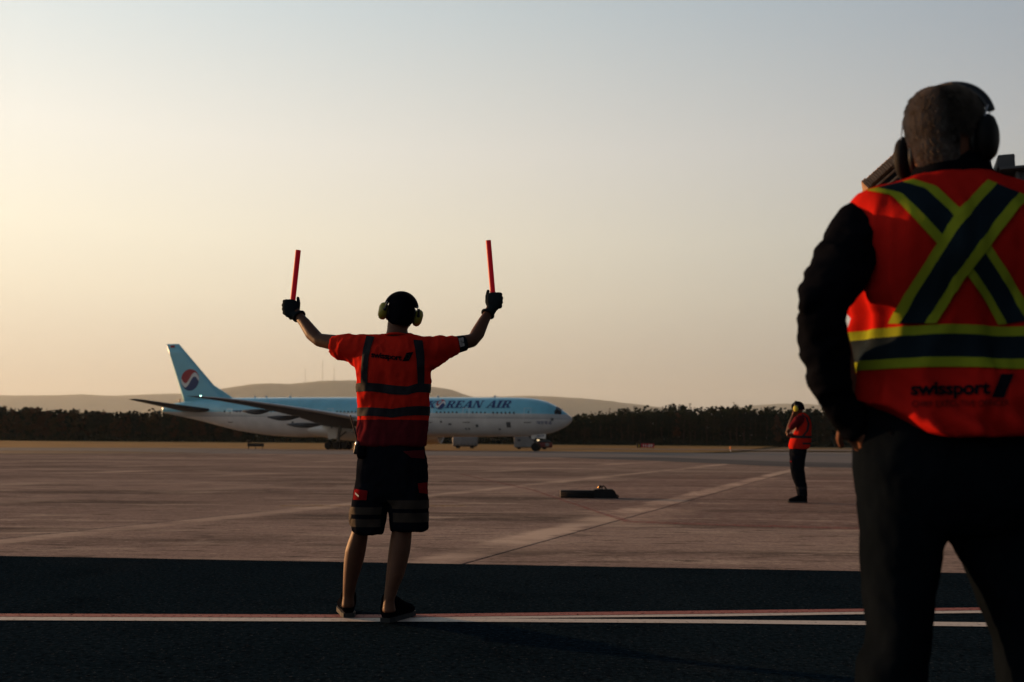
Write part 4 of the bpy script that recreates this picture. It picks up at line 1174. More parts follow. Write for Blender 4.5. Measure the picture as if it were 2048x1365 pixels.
M_MAROON = cloth('maroon_cloth', (.085, .010, .014), .15)
M_REFL = cloth('grey_reflective_tape', (.020, .019, .023), .25, .7, spec=.03)
M_REFL2 = cloth('tan_reflective_tape', (.034, .027, .023), .3, .7, spec=.04)
M_NAVYC = cloth('navy_work_cloth', (.0055, .0065, .010), .3)
M_BLACKC = cloth('black_cloth', (.0035, .004, .006), .3)
M_GLOVE = cloth('dark_work_glove', (.016, .020, .024), .3)
M_PRINT = cloth('black_print', (.006, .006, .010), .1, .7)
M_LIME = hi_vis('lime_tape', (.22, .265, .02), .1)
M_NAVYT = cloth('navy_tape', (.006, .013, .020), .2, .7, spec=.03)
M_WANDR = mat('red_wand_plastic', (.42, .006, .016), .5, .2, emit=((.5, .0, .012), .08))
M_CUPY = mat('yellow_green_plastic', (.23, .21, .025), .45, .4)
M_BPL = mat('black_plastic', (.006, .0065, .008), .4, .4)
M_BPLM = mat('matt_black_plastic', (.005, .0055, .007), .7, .12)
M_STEEL = mat('steel_wire', (.5, .5, .5), .3, .5, metal=1.0)
M_SOLE = mat('shoe_sole', (.022, .026, .03), .8, .2)
M_PATCHR = cloth('red_pocket_flap', (.16, .008, .010), .2)
M_HAIRD = mat('dark_hair', (.012, .010, .009), .6, .3)

def swissport_logo(bvh, quad, off, m, name, parent):
    vs, fs = patch_px(bvh, quad, 6, 6, off)
    return obj(name, (vs, fs), m, parent)
def add_eyes(M, h, parent):
    me_w = mat('eye', (.5, .48, .45), .3, .5)
    for s in (-1, 1):
        bm = bmesh.new(); ball(bm, M @ Vector((s * .135 * h, .375 * h, .03 * h)), .0115, None, 10); obj('eye', bm, me_w, parent)

# ------------------------------------------------------------------ the marshaller with raised wands
DM = 5.52
man = empty('person', (P(745, 1242, DM).x, DM, 0)); tag(man, 'person in orange shirt and dark shorts raising two red wands', 'person')
HM = place(P(801.5, 626, DM), math.radians(12), math.radians(6), math.radians(6.5), .89)
sh_L, sh_R = P(716, 694, DM + .02), P(858, 699, DM + .02)
el_L, el_R = P(638, 680.5, DM + .13), P(945, 681.5, DM + .13)
wr_L, wr_R = P(597, 632, DM + .24), P(976.5, 627, DM + .24)
def pxr(px, D): return px * D / FPX                # pixels to metres
bm = bmesh.new()
head_mesh(bm, HM, .232, .076)
stack(bm, [(645, 775, 817, DM - .005, .062), (660, 774, 815, DM - .01, .06), (672, 771, 817, DM - .015, .062), (684, 758, 830, DM + .01, .05)], 20, 2.0)
stack(bm, [(682, 748, 838, DM, .05), (700, 724, 850, DM, .085), (740, 724, 850, DM, .11), (800, 726, 848, DM, .105), (860, 726, 845, DM, .10), (930, 727, 846, DM, .11), (985, 730, 846, DM, .10)], 24)
for a, b_, c, sd in ((sh_L, el_L, wr_L, -1), (sh_R, el_R, wr_R, 1)):
    up = Vector((0, 1, 0))
    m1 = a.lerp(b_, .5); m2 = b_.lerp(c, .32) + Vector((0, 0, -.010)); m3 = b_.lerp(c, .7)
    tube(bm, [a + Vector((-sd * .07, 0, 0)), a, m1, b_, m2, m3, c], [.058, .056, .047, .039, .041, .033, .027], 16)
    tube(bm, [c.lerp(b_, .08), c + (c - b_).normalized() * .05], [.027, .03], 14)
legs = [[(960, 720, 778, DM), (1020, 712, 765, DM + .0), (1063, 703.5, 737, DM + .02), (1080, 697, 735, DM + .03), (1100, 690.5, 732, DM + .04), (1120, 688, 728, DM + .05), (1140, 686.8, 722, DM + .055), (1165, 686, 714, DM + .06), (1192, 685.5, 708.5, DM + .07), (1215, 683, 709, DM + .07)],
        [(960, 785, 846, DM), (1020, 786, 832, DM - .01), (1060, 784, 824, DM - .01), (1080, 780, 823, DM - .015), (1100, 777.2, 821, DM - .02), (1125, 774.5, 815.5, DM - .03), (1152, 772, 808, DM - .045), (1175, 770, 798, DM - .055), (1201, 766.5, 789, DM - .065), (1225, 764, 792, DM - .07)]]
for lg in legs: stack(bm, [(y, a, b_, D, pxr((b_ - a) / 2, D) * 1.08) for y, a, b_, D in lg], 18, 2.0)
body = obj('body', remeshed(bm, .0085, 3), M_SKIN, man)
add_eyes(HM, .232, body)
# shirt
bm = bmesh.new()
rows = [(668, 778, 810, .045), (672, 752, 832, .058), (677, 733, 850, .070), (686, 722, 857, .088), (700, 716, 859, .110), (716, 713, 860, .128), (732, 713, 860, .134), (750, 714, 860, .131), (770, 716.5, 859.5, .124), (795, 717.5, 858.5, .117), (815, 717.3, 857.5, .116), (840, 716.7, 855, .120), (870, 716.5, 853, .125), (889, 716.5, 852, .127), (892.5, 718, 851, .122)]
stack(bm, [(y, a, b_, DM, t) for y, a, b_, t in rows], 32, 2.5)
D1 = DM + .05
tube(bm, [P(742, 700, DM), P(716, 697, DM + .02), P(690, 694.5, DM + .045), P(668, 693.5, DM + .07)], [(.075, .085), (.074, .08), (.066, .07), (.060, .064)], 20, ref=(0, 1, 0), round_end=False)
tube(bm, [P(835, 703, DM), P(858, 701, DM + .02), P(886, 696, DM + .045), P(913, 690.5, DM + .07)], [(.082, .085), (.078, .08), (.066, .07), (.046, .055)], 20, ref=(0, 1, 0), round_end=False)
tube(bm, [P(716, 722, DM), P(697, 713, DM + .03), P(679, 709, DM + .05)], [.032, .028, .026], 14)      # hanging sleeve cloth
tube(bm, [P(862, 726, DM), P(882, 715, DM + .03), P(899, 706, DM + .05)], [.034, .028, .02], 14)
shirt_me = remeshed(bm, .0085, 5)
wrinkle(shirt_me, .013, 8, 1, (1, 1, .6)); wrinkle(shirt_me, .007, 19, 4, (1, .6, .45)); wrinkle(shirt_me, .0014, 46, 6, (1, 1, .6), False)
sb = bvh_of(shirt_me)
z_split = P(785, 841, DM - .12).z
for p in shirt_me.polygons: p.material_index = 1 if p.center.z < z_split else 0  # darker maroon colour below the lower band
shirt = obj('shirt', shirt_me, [M_ORANGE, M_MAROON], man)
axm = (P(788, 800, DM).x, DM)
def zpx(pts, D): 
    w = [(P(x, y, D).x, P(x, y, D).z) for x, y in pts]
    return lambda X: interp(X, w)
obj('reflective_band', wrap_band(sb, axm, zpx([(716, 783), (787, 790), (838, 791), (859, 785)], DM - .1), zpx([(716, 766), (787, 771.5), (838, 774), (859, 767)], DM - .1), .0035, 96, 5), M_REFL, shirt)
obj('reflective_band', wrap_band(sb, axm, zpx([(716, 832), (787, 836), (859, 831)], DM - .1), zpx([(716, 815), (787, 818.5), (859, 812.5)], DM - .1), .0035, 96, 5), M_REFL, shirt)
def strip_quad(pl_, pr_):
    """Left and right edges as photograph polylines from top to bottom."""
    def at(pts, u):
        t = u * (len(pts) - 1); i = min(int(t), len(pts) - 2); k = t - i
        return lerp(pts[i][0], pts[i + 1][0], k), lerp(pts[i][1], pts[i + 1][1], k)
    return lambda u, v: tuple(lerp(a, b_, v) for a, b_ in zip(at(pl_, u), at(pr_, u)))
obj('reflective_strap', patch_px(sb, strip_quad([(733, 672.5), (727, 695), (724, 718), (722.5, 742), (722, 768)], [(749, 674.5), (742, 695), (737, 718), (735.5, 742), (735, 772)]), 30, 5, .0045), M_REFL, shirt)
obj('reflective_strap', patch_px(sb, strip_quad([(826.5, 680), (830, 700), (832.5, 720), (834, 745), (835, 772)], [(845, 681.5), (847.5, 700), (848.5, 720), (848.5, 745), (848, 770)]), 30, 5, .0045), M_REFL, shirt)
for x0, x1 in ((728, 743), (832, 847)):       # the straps continue down the front
    vs, fs = [], []
    for i in range(25):
        for j in range(5):
            X = lerp(P(x0, 700, DM).x, P(x1, 700, DM).x, j / 4); Z = lerp(P(780, 681, DM).z, P(780, 770, DM).z, i / 24)
            h = sb.ray_cast(Vector((X, DM + 1, Z)), Vector((0, -1, 0))); vs.append((h[0] if h[0] is not None else Vector((X, DM + .1, Z))) + Vector((0, .004, 0)))
    for i in range(24):
        for j in range(4): fs.append((i * 5 + j, i * 5 + j + 1, i * 5 + j + 6, i * 5 + j + 5))
    obj('reflective_strap', (vs, fs), M_REFL, shirt)
obj('lettering', text_px(sb, 'swissport', lambda u, v: (lerp(742.5, 803.5, u), lerp(714.5, 721.5, u) - v * 15.5), .003, bold=.035, spacing=.92, cut=1), M_PRINT, shirt, shade=False)
swissport_logo(sb, lambda u, v: (lerp(804.5, 818, u) + 8.5 * v, lerp(723.5, 722, u) - lerp(17.5, 17.5, u) * v), .003, M_PRINT, 'logo', shirt)
lg = []
for k in range(25):
    a_ = 2 * PI * k / 24
    lg.append(hit_px(sb, 815 + 3.4 * math.cos(a_), 714 + 4.4 * math.sin(a_), .006))
bm = bmesh.new(); tube(bm, lg, [.0016] * 25, 6, round_end=False); obj('logo_ring', bm, M_REFL2, shirt)
# sewn collar
bm = bmesh.new()
ctr = P(793.5, 675, DM - .01)
ring = [ctr + Vector((.062 * math.cos(2 * PI * k / 24), .066 * math.sin(2 * PI * k / 24), .012 * math.sin(2 * PI * k / 24) * -1 + .002)) for k in range(25)]
tube(bm, ring, [(.007, .010)] * 25, 8, round_end=False); obj('collar', bm, M_ORANGE, shirt)
# arm badge
ba = P(922, 687, DM + .05)
bm = bmesh.new(); d = (el_R - sh_R).normalized()
c0, c1 = P(914, 690.5, DM + .075), P(929, 686.5, DM + .095)
tube(bm, [c0, c1], [.047, .045], 20, round_end=False); obj('armband', bm, M_GLOVE, man)
bmb = [P(917, 677, DM + .03), P(926.5, 675, DM + .045), P(929.5, 692, DM + .045), P(920.5, 695, DM + .03)]
obj('badge_card', ([bmb[0], bmb[1], bmb[2], bmb[3]], [(0, 1, 2, 3)]), mat('badge_paper', (.28, .26, .25), .5, .4, var=.6, scale=60), man, shade=False)
# shorts
bm = bmesh.new()
stack(bm, [(884, 722, 848, DM, .118), (906, 718, 850, DM, .122), (934, 715.5, 854.5, DM, .13), (960, 713.5, 855, DM, .13), (985, 710, 855, DM, .12), (1004, 706, 855, DM, .10)], 28, 2.4)
stack(bm, [(975, 711, 788, DM, .11), (1004, 706, 776.5, DM, .105), (1029, 701.8, 772, DM, .10), (1045, 702, 770, DM, .098), (1061, 704, 767, DM, .096), (1067, 712, 766, DM, .09)], 22, 2.6)
stack(bm, [(975, 772, 855, DM, .11), (1004, 777.8, 855.2, DM, .105), (1030, 779.5, 855.6, DM, .10), (1045, 780.5, 856, DM, .10), (1058, 781, 856.2, DM, .098), (1061, 783, 855, DM, .09)], 22, 2.6)
bm2 = None
shorts_me = remeshed(bm, .0085, 3)
wrinkle(shorts_me, .008, 9, 2, (1, 1, .6)); wrinkle(shorts_me, .004, 24, 5, (1, 1, .6))
shb = bvh_of(shorts_me)
shorts = obj('shorts', shorts_me, M_NAVYC, man)
axl, axr = (P(738, 1035, DM).x, DM), (P(818, 1030, DM).x, DM)
for (ax, y0, y1, tl) in ((axl, 1015, 1030, 0), (axl, 1039, 1055, 0), (axr, 1000.5, 1018, 0), (axr, 1026, 1045, 0)):
    zt, zb = P(780, y0, DM - .09).z, P(780, y1, DM - .09).z
    obj('reflective_band', wrap_band(shb, ax, lambda X, z=zb: z, lambda X, z=zt: z, .0035, 64, 4, sweep=(lambda a: math.cos(a) < .72) if ax == axl else (lambda a: math.cos(a) > -.72)), M_REFL2, shorts)
for q, nm, m in (([(709, 978), (735, 982), (733, 1001), (706.5, 1000)], 'pocket_flap', M_PATCHR), ([(835, 967), (854.5, 965), (854.8, 988), (838, 986)], 'pocket_flap', M_PATCHR), ([(806, 903), (848, 900), (849, 918), (822, 916)], 'pocket_flap', M_MAROON)):
    obj(nm, patch_px(shb, lambda u, v, q=q: (lerp(lerp(q[0][0], q[1][0], u), lerp(q[3][0], q[2][0], u), v), lerp(lerp(q[0][1], q[1][1], u), lerp(q[3][1], q[2][1], u), v)), 8, 6, .003), m, shorts)
obj('pocket_logo', patch_px(shb, lambda u, v: (lerp(711, 718, u), lerp(987, 993, u) + 4 * v - 2), 6, 4, .006), mat('white_print', (.5, .5, .5), .6, .2, var=.8, scale=160), shorts)
# cargo pocket bulging at the left thigh
bm = bmesh.new(); ball(bm, P(709, 1032, DM), (.028, .07, .075), None, 14); pk = remeshed(bm, .008, 2); wrinkle(pk, .005, 24, 3); obj('cargo_pocket', pk, M_REFL2, shorts)
# belt pouch
bm = bmesh.new(); box(bm, P(724, 905, DM - .08), (.05, .07, .07), bevel=.015); obj('belt_pouch', bm, M_BLACKC, man)
# shoes
def shoe(name, heel, toe, ankle, par, L_=.29, w=.05, m=M_BLACKC, tall=.085):
    """heel and toe points on the ground; an upper, a tongue and a sole."""
    d = (toe - heel); d.z = 0; d.normalize(); s = d.cross(Vector((0, 0, 1)))
    bm = bmesh.new()
    prof = [(0.0, .034, tall), (.05, .040, tall + .01), (.10, .042, tall + .005), (.15, .044, tall * .82), (.20, .049, tall * .62), (.25, .046, tall * .50), (.285, .034, tall * .36)]
    rings = []
    for (x, hw, hh) in prof:
        rg = []
        for k in range(14):
            t = 2 * PI * k / 14
            c = math.cos(t); sn = math.sin(t)
            rg.append(bm.verts.new(heel + d * (x * L_ / .29 - .01) + s * hw * math.copysign(abs(c) ** .8, c) + Vector((0, 0, .02 + (hh / 2) * (1 + math.copysign(abs(sn) ** .8, sn))))))
        rings.append(rg)
    ring_faces(bm, rings)
    bmesh.ops.recalc_face_normals(bm, faces=bm.faces)
    tube(bm, [heel + d * .045 + Vector((0, 0, tall * .7)), ankle + Vector((0, 0, .012))], [.046, .043], 14, round_end=False)
    o = obj(name, remeshed(bm, .007, 2), m, par)
    bm = bmesh.new(); out = [(-.012, .030), (.03, .042), (.10, .041), (.16, .046), (.22, .050), (.27, .042), (.295, .022)]
    pts = [heel + d * (x * L_ / .29) + s * w_ for x, w_ in out] + [heel + d * (x * L_ / .29) - s * w_ for x, w_ in reversed(out)]
    lo = [bm.verts.new((p.x, p.y, .005)) for p in pts]; hi = [bm.verts.new((p.x, p.y, .030)) for p in pts]
    bm.faces.new(list(reversed(lo))); bm.faces.new(hi)
    for i in range(len(pts)): bm.faces.new((lo[i], lo[(i + 1) % len(pts)], hi[(i + 1) % len(pts)], hi[i]))
    bmesh.ops.recalc_face_normals(bm, faces=bm.faces); obj('sole', bm, M_SOLE, o, shade=False)
    return o
hl = G(696, 1238); shoe('shoe', hl + Vector((0, .02, 0)), hl + Vector((-.07, .29, 0)), P(697, 1196, DM + .07), man, tall=.115)
hr = G(776, 1249); shoe('shoe', hr + Vector((-.015, .03, 0)), hr + Vector((.085, .27, 0)), P(778, 1204, DM - .065), man, tall=.115)
# cap and earmuffs
bm = bmesh.new()
cap_rows = [(-.078, -.104, .098, .066), (-.06, -.116, .10, .074), (-.03, -.121, .104, .081), (.02, -.119, .108, .0845), (.06, -.112, .104, .081), (.09, -.092, .088, .069), (.112, -.06, .055, .045), (.122, -.02, .02, .015)]
rings = []
for z, yb, yf, hw in cap_rows:
    rings.append([bm.verts.new(HM @ Vector((hw * math.cos(2 * PI * k / 32), (yf + yb) / 2 + (yf - yb) / 2 * math.sin(2 * PI * k / 32), z if z > -.05 or math.sin(2 * PI * k / 32) < .3 else .0))) for k in range(32)])
ring_faces(bm, rings); bmesh.ops.recalc_face_normals(bm, faces=bm.faces)
cap = obj('cap', bm, M_BLACKC, man)
bm = bmesh.new(); ball(bm, HM @ Vector((.0, .0, .124)), (.008, .008, .005), None, 10); obj('button', bm, M_BLACKC, cap)
bm = bmesh.new(); g = [[bm.verts.new(HM @ Vector((.078 * math.sin(a_), .085 + r * math.cos(a_) * .95, .030 - r * .16 - .02 * math.sin(a_) ** 2))) for a_ in [(-1.25 + 2.5 * k / 12) for k in range(13)]] for r in (.0, .05, .085)]
for i in range(2):
    for j in range(12): bm.faces.new((g[i][j], g[i][j + 1], g[i + 1][j + 1], g[i + 1][j]))
obj('visor', bm, M_BLACKC, cap)
def earmuffs(M, par, cup_m, dz=(0, 0), out=.080, size=1.0, tilt=(0, 0), band_r=.106, band_m=M_BPL, thick=.036, hinge=True):
    em = empty('earmuffs'); em.parent = par
    for i, s in enumerate((-1, 1)):
        Mc = M @ Matrix.Translation((s * out, .0, dz[i] - .012)) @ Matrix.Rotation(tilt[i], 4, 'Y') @ Matrix.Scale(s, 4, (1, 0, 0)) @ Matrix.Scale(size, 4)
        bm = bmesh.new(); earmuff_cup(bm, Mc @ Matrix.Translation((.012, 0, 0)), thick, .055, .046); bmesh.ops.recalc_face_normals(bm, faces=bm.faces); cp = obj('ear_cup', bm, cup_m, em)
        bm = bmesh.new(); earmuff_cup(bm, Mc @ Matrix.Translation((-.012, 0, 0)), .026, .052, .042); bmesh.ops.recalc_face_normals(bm, faces=bm.faces); obj('cushion', bm, M_BPL, cp)
        if hinge: bm = bmesh.new(); tube(bm, [Mc @ Vector((.028, -.046, .015)), Mc @ Vector((.022, -.05, .05))], [.007, .006], 8); ball(bm, Mc @ Vector((.030, -.045, .012)), .010, None, 10); obj('hinge', bm, M_BPL, cp)
        bm = bmesh.new()
        for y in (-.012, .012): tube(bm, [Mc @ Vector((.026, y - .02, .03)), M @ Vector((s * (band_r - .004), y, .055 + dz[i] * .3))], [.0016, .0016], 6)
        obj('wire', bm, M_STEEL, cp)
    bm = bmesh.new(); n = 24
    tube(bm, [M @ Vector((band_r * math.cos(t), .004, .024 + (band_r * 1.02) * math.sin(t))) for t in [lerp(.24, PI - .24, k / n) for k in range(n + 1)]], [(.011, .0045)] * (n + 1), 10, ref=None)
    obj('headband', bm, band_m, em)
    return em
earmuffs(HM, man, M_CUPY, (.006, .0), .076, 1.0, (math.radians(2), math.radians(8)), .098, thick=.050)

# gloves gripping the wands
def grip_glove(name, c, axis, outd, par, wrist, elbow, m=M_GLOVE, thumb_up=.062):
    """A hand closed round a rod through c along axis; outd points to the knuckle side."""
    a = axis.normalized(); cdir = Vector((0, -1, 0)); cdir = (cdir - a * cdir.dot(a)).normalized()
    o_ = outd - a * outd.dot(a) - cdir * outd.dot(cdir); o_.normalize()
    W = lambda o, cc, aa: c + o_ * o + cdir * cc + a * aa
    bm = bmesh.new()
    tube(bm, [W(.006, .028, .030), W(.004, .030, -.005), W(-.002, .028, -.045)], [(.040, .017), (.044, .019), (.034, .018)], 16, ref=cdir)
    for i in range(4):
        aa = .034 - .0225 * i; r = (.0115, .0120, .0115, .0102)[i]; k = (1, 1.06, 1.0, .88)[i]
        tube(bm, [W(.030, .026, aa), W(.046 * k, .012, aa - .002), W(.043 * k, -.016, aa - .004), W(.020, -.034 * k, aa - .005), W(-.008, -.034 * k, aa - .005), W(-.022, -.020, aa - .004)], [r, r * 1.04, r, r * .97, r * .92, r * .85], 10)
    tube(bm, [W(-.026, .018, -.030), W(-.036, .006, -.004), W(-.034, -.006, .030), W(-.026, -.010, thumb_up)], [.017, .0135, .012, .0095], 12)
    tube(bm, [W(-.002, .024, -.035), wrist.lerp(W(0, .02, -.05), .35), wrist], [(.030, .022), .030, .031], 14)
    gl = obj(name, remeshed(bm, .0045, 2), m, par)
    bm = bmesh.new(); ax = (wrist - elbow).normalized(); u = ax.cross(Vector((0, 1, 0))).normalized(); v = ax.cross(u)
    tube(bm, [wrist - ax * .006 + u * .034 * math.cos(2 * PI * k / 20) + v * .034 * math.sin(2 * PI * k / 20) for k in range(21)], [.008] * 21, 8, round_end=False); obj('cuff', bm, m, gl)
    return gl
DW = DM + .27
wand_data = []
for (b0, t0, cc, side, wr, el, lab) in (((585.5, 602), (596.4, 501), (584, 616), -1, wr_L, el_L, 'red marshalling wand held in the left hand of the marshaller'), ((985.5, 587), (976.6, 481.5), (986.5, 602), 1, wr_R, el_R, 'red marshalling wand held in the right hand of the marshaller')):
    pb, pt = P(*b0, DW), P(*t0, DW); ax = (pt - pb).normalized()
    c = P(*cc, DW)
    c = pb + ax * (c - pb).dot(ax)
    grip_glove('glove', c, ax, Vector((side, 0, 0)), man, wr, el)
    base = pb - ax * .10
    wd = empty('marshalling_wand', base); tag(wd, lab, 'wand', 'red wands of the marshaller')
    bm = bmesh.new(); tube(bm, [pb - ax * .005, pt], [.0158, .0158], 20, round_end=False); obj('tube', bm, M_WANDR, wd, shade=False)
    bm = bmesh.new(); tube(bm, [pb - ax * .10, pb - ax * .002], [.0135, .0145], 16); obj('handle', bm, M_BPL, wd)
# radio on the belt
rt = P(701, 832, DM - .03); rb_ = P(716, 885, DM - .06)
rd = empty('handheld_radio', P(718, 908, DM - .06)); tag(rd, 'black handheld radio with long antenna on the belt of the marshaller', 'radio')
bm = bmesh.new(); box(bm, P(717.5, 896, DM - .06), (.045, .035, .075), Matrix.Rotation(.15, 3, 'Y'), .006); obj('case', bm, M_BPL, rd)
bm = bmesh.new(); tube(bm, [rb_, rb_.lerp(rt, .97), rt], [.0055, .004, .005], 8); obj('antenna', bm, M_BPL, rd)
bm = bmesh.new(); tube(bm, [P(713, 890, DM - .085), P(713.5, 886, DM - .085)], [.008, .008], 10); obj('knob', bm, M_STEEL, rd)

# ------------------------------------------------------------------ the near man in the crossed vest
DN = 2.25
near = empty('person', (P(1900, 1700, DN).x, DN, 0)); tag(near, 'grey haired person in orange vest with lime cross standing nearest at right', 'person')
HN = place(P(1891, 274, DN - .01), math.radians(-41), math.radians(-2), math.radians(2), 1)
shN, elN, wrN = P(1722, 446, DN), P(1650, 622, DN - .10), P(1698, 826, DN + .0)
bm = bmesh.new()
head_mesh(bm, HN, .222, .074)
stack(bm, [(290, 1830, 1952, DN, .066), (318, 1834, 1956, DN + .0, .066), (350, 1830, 1964, DN, .066), (380, 1800, 2005, DN, .06)], 22, 2.0)
stack(bm, [(385, 1800, 2010, DN, .055), (420, 1745, 2068, DN, .08), (500, 1752, 2062, DN, .105), (700, 1760, 2056, DN, .10), (860, 1745, 2072, DN, .11), (960, 1745, 2072, DN, .11)], 24)
tube(bm, [P(1760, 430, DN), shN, shN.lerp(elN, .5), elN, elN.lerp(wrN, .4), wrN], [.05, .05, .044, .038, .038, .028], 14)
shR, elR, wrR = P(2092, 446, DN), P(2168, 625, DN - .02), P(2150, 820, DN + .10)
tube(bm, [P(2050, 430, DN), shR, shR.lerp(elR, .5), elR, elR.lerp(wrR, .4), wrR], [.05, .05, .044, .038, .038, .028], 14)
# left hand: thumb hooked outside, fingers down into the pocket
hp = P(1712, 858, DN + .0)
tube(bm, [wrN, hp, P(1732, 882, DN + .01)], [(.028, .020), (.030, .021), (.034, .018)], 14, ref=(0, 1, 0))
for pts, r in (([(1690, 834), (1684, 850), (1680, 866), (1678, 880), (1682, 892)], .0098), ([(1700, 850), (1701, 864), (1708, 880), (1714, 896)], .0092), ([(1718, 868), (1724, 888), (1730, 906)], .0095), ([(1728, 874), (1737, 892), (1742, 908)], .009), ([(1738, 872), (1748, 888), (1753, 902)], .008)):
    tube(bm, [P(x, y, DN - .03 + .012 * i) for i, (x, y) in enumerate(pts)], [r * (1 - .08 * i) for i in range(len(pts))], 10)
hpR = wrR + Vector((-.01, .02, -.06)); tube(bm, [wrR, hpR, hpR + Vector((-.005, .01, -.05))], [(.030, .02), (.040, .021), (.034, .016)], 14, ref=(1, 0, 0))
for i in range(4): tube(bm, [hpR + Vector((0, -.03 + .021 * i, -.05)), hpR + Vector((-.012, -.03 + .022 * i, -.09)), hpR + Vector((-.03, -.03 + .021 * i, -.115))], [.0105, .0095, .008], 10)
tube(bm, [hpR + Vector((-.01, .035, -.01)), hpR + Vector((-.03, .05, -.045)), hpR + Vector((-.035, .045, -.07))], [.014, .011, .009], 10)
bodyN = obj('body', remeshed(bm, .0048, 2), M_SKIN2, near)
add_eyes(HN, .222, bodyN)
# jacket with sleeves and collar
bm = bmesh.new()
stack(bm, [(312, 1842, 1954, DN, .070), (322, 1836, 1962, DN, .076), (334, 1831, 1969, DN, .080), (350, 1826, 1976, DN, .082), (368, 1808, 2004, DN, .076), (388, 1755, 2055, DN, .082), (404, 1716, 2096, DN, .092), (440, 1711, 2104, DN, .110), (560, 1732, 2094, DN, .115), (700, 1740, 2090, DN, .108), (860, 1722, 2098, DN, .13), (900, 1722, 2098, DN, .128)], 32, 2.4)
def sleeve(bm, a, e, w, sg):
    m1 = a.lerp(e, .45) + Vector((0, -.01, 0)); m2 = e.lerp(w, .35); m3 = e.lerp(w, .75)
    tube(bm, [a + Vector((sg * .06, .0, .012)), a + Vector((0, -.01, 0)), m1, e + Vector((-sg * -.0, 0, 0)), m2, m3, w], [.064, .066, .060, .053, .050, .045, .040], 22, round_end=False)
tube(bm, [P(1740, 452, DN + .015), P(1714, 446, DN + .01), P(1704, 480, DN - .03), P(1682, 535, DN - .07), P(1652, 592, DN - .10), P(1643, 640, DN - .11), P(1648, 700, DN - .09), P(1661, 765, DN - .06), P(1684, 808, DN - .03), P(1700, 836, DN - .02), P(1719, 868, DN - .012)], [.05, .052, .062, .061, .056, .049, .0475, .0445, .040, .034, .026], 22, round_end=False)
sleeve(bm, P(2098, 476, DN + .01), elR, wrR, -1)
ball(bm, P(1622, 605, DN - .13), .030, None, 12)      # cloth standing out at the elbow
jk = remeshed(bm, .0075, 4); jfade = lambda c: smooth((P(1900, 420, DN).z - c.z) / .08)
wrinkle(jk, .010, 9, 7, (1, 1, 1.2), fade=jfade); wrinkle(jk, .006, 20, 8, (.7, .7, 1.3), fade=jfade)
jacket = obj('jacket', jk, M_BLACKC, near)
# vest
bm = bmesh.new()
vr = [(346, 1868, 1932, .050), (351, 1842, 1962, .072), (359, 1822, 1980, .082), (369, 1788, 2016, .092), (381, 1742, 2068, .100), (390, 1712, 2098, .106), (401, 1702, 2110, .113), (430, 1703, 2110, .130), (465, 1707, 2106, .146), (500, 1710, 2104, .152), (540, 1711, 2104, .149), (590, 1708, 2104, .138), (608, 1712, 2105, .134), (634, 1724, 2104, .130), (660, 1724, 2102, .128), (700, 1718, 2103, .129), (720, 1713, 2104, .132), (750, 1714, 2106, .140), (780, 1716, 2108, .149), (820, 1712, 2110, .160), (850, 1714, 2110, .167), (876, 1716, 2110, .170)]
stack(bm, [(y, a, b_, DN, t) for y, a, b_, t in vr], 40, 2.5)
vest_me = remeshed(bm, .0075, 3)
vfade = lambda c: .12 + .88 * smooth((P(1900, 385, DN).z - c.z) / .12)
wrinkle(vest_me, .028, 6.0, 9, (1, 1, .35), fade=vfade); wrinkle(vest_me, .010, 12, 10, (1, 1, .35), fade=vfade); wrinkle(vest_me, .0022, 30, 15, (1, 1, .6), False)
for v in vest_me.vertices:           # long folds rising from the pocket hand towards the right hip, and at the sides
    t = (v.co.z - P(1900, 870, DN).z) / .16
    w_ = max(0, 1 - abs(t)) if t > 0 else 1
    q = (v.co.x + v.co.z * 1.15)
    if v.co.y < DN: v.co.y += .016 * w_ * math.sin(q * 58 + 2.2 * noise.noise(v.co * 5))
    sd_ = smooth((P(1760, 700, DN).x - v.co.x) / .06)
    if v.co.z < P(1750, 590, DN).z: v.co.x += .010 * sd_ * math.sin(v.co.y * 75 + v.co.z * 14)
hem = [(1690, 790), (1742, 795), (1780, 812), (1813, 831), (1836, 850), (1860, 865), (1885, 872), (1912, 876), (2048, 873.5), (2120, 872)]
hemw = [(P(x, y, DN - .14).x, P(x, y, DN - .14).z) for x, y in hem]
for v in vest_me.vertices:
    zh = interp(v.co.x, hemw) if v.co.y < DN + .05 else hemw[-1][1]
    if v.co.z < zh: v.co.z = zh + (v.co.z - zh) * .02
vb = bvh_of(vest_me)
vest = obj('vest', vest_me, hi_vis('vest_orange_red', (.40, .0125, .009), .10), near)
axn = (P(1905, 690, DN).x, DN)
for y0, y1, m, nm in ((648.5, 667.5, M_LIME, 'lime_edge'), (667.5, 713.5, M_NAVYT, 'reflective_band'), (713.5, 733.5, M_LIME, 'lime_edge')):
    obj(nm, wrap_band(vb, axn, zpx([(1700, y1 + 2), (1880, y1), (2048, y1 + 5)], DN - .14), zpx([(1700, y0 + 2), (1880, y0), (2048, y0 + 5)], DN - .14), .004, 128, 6), m, vest)
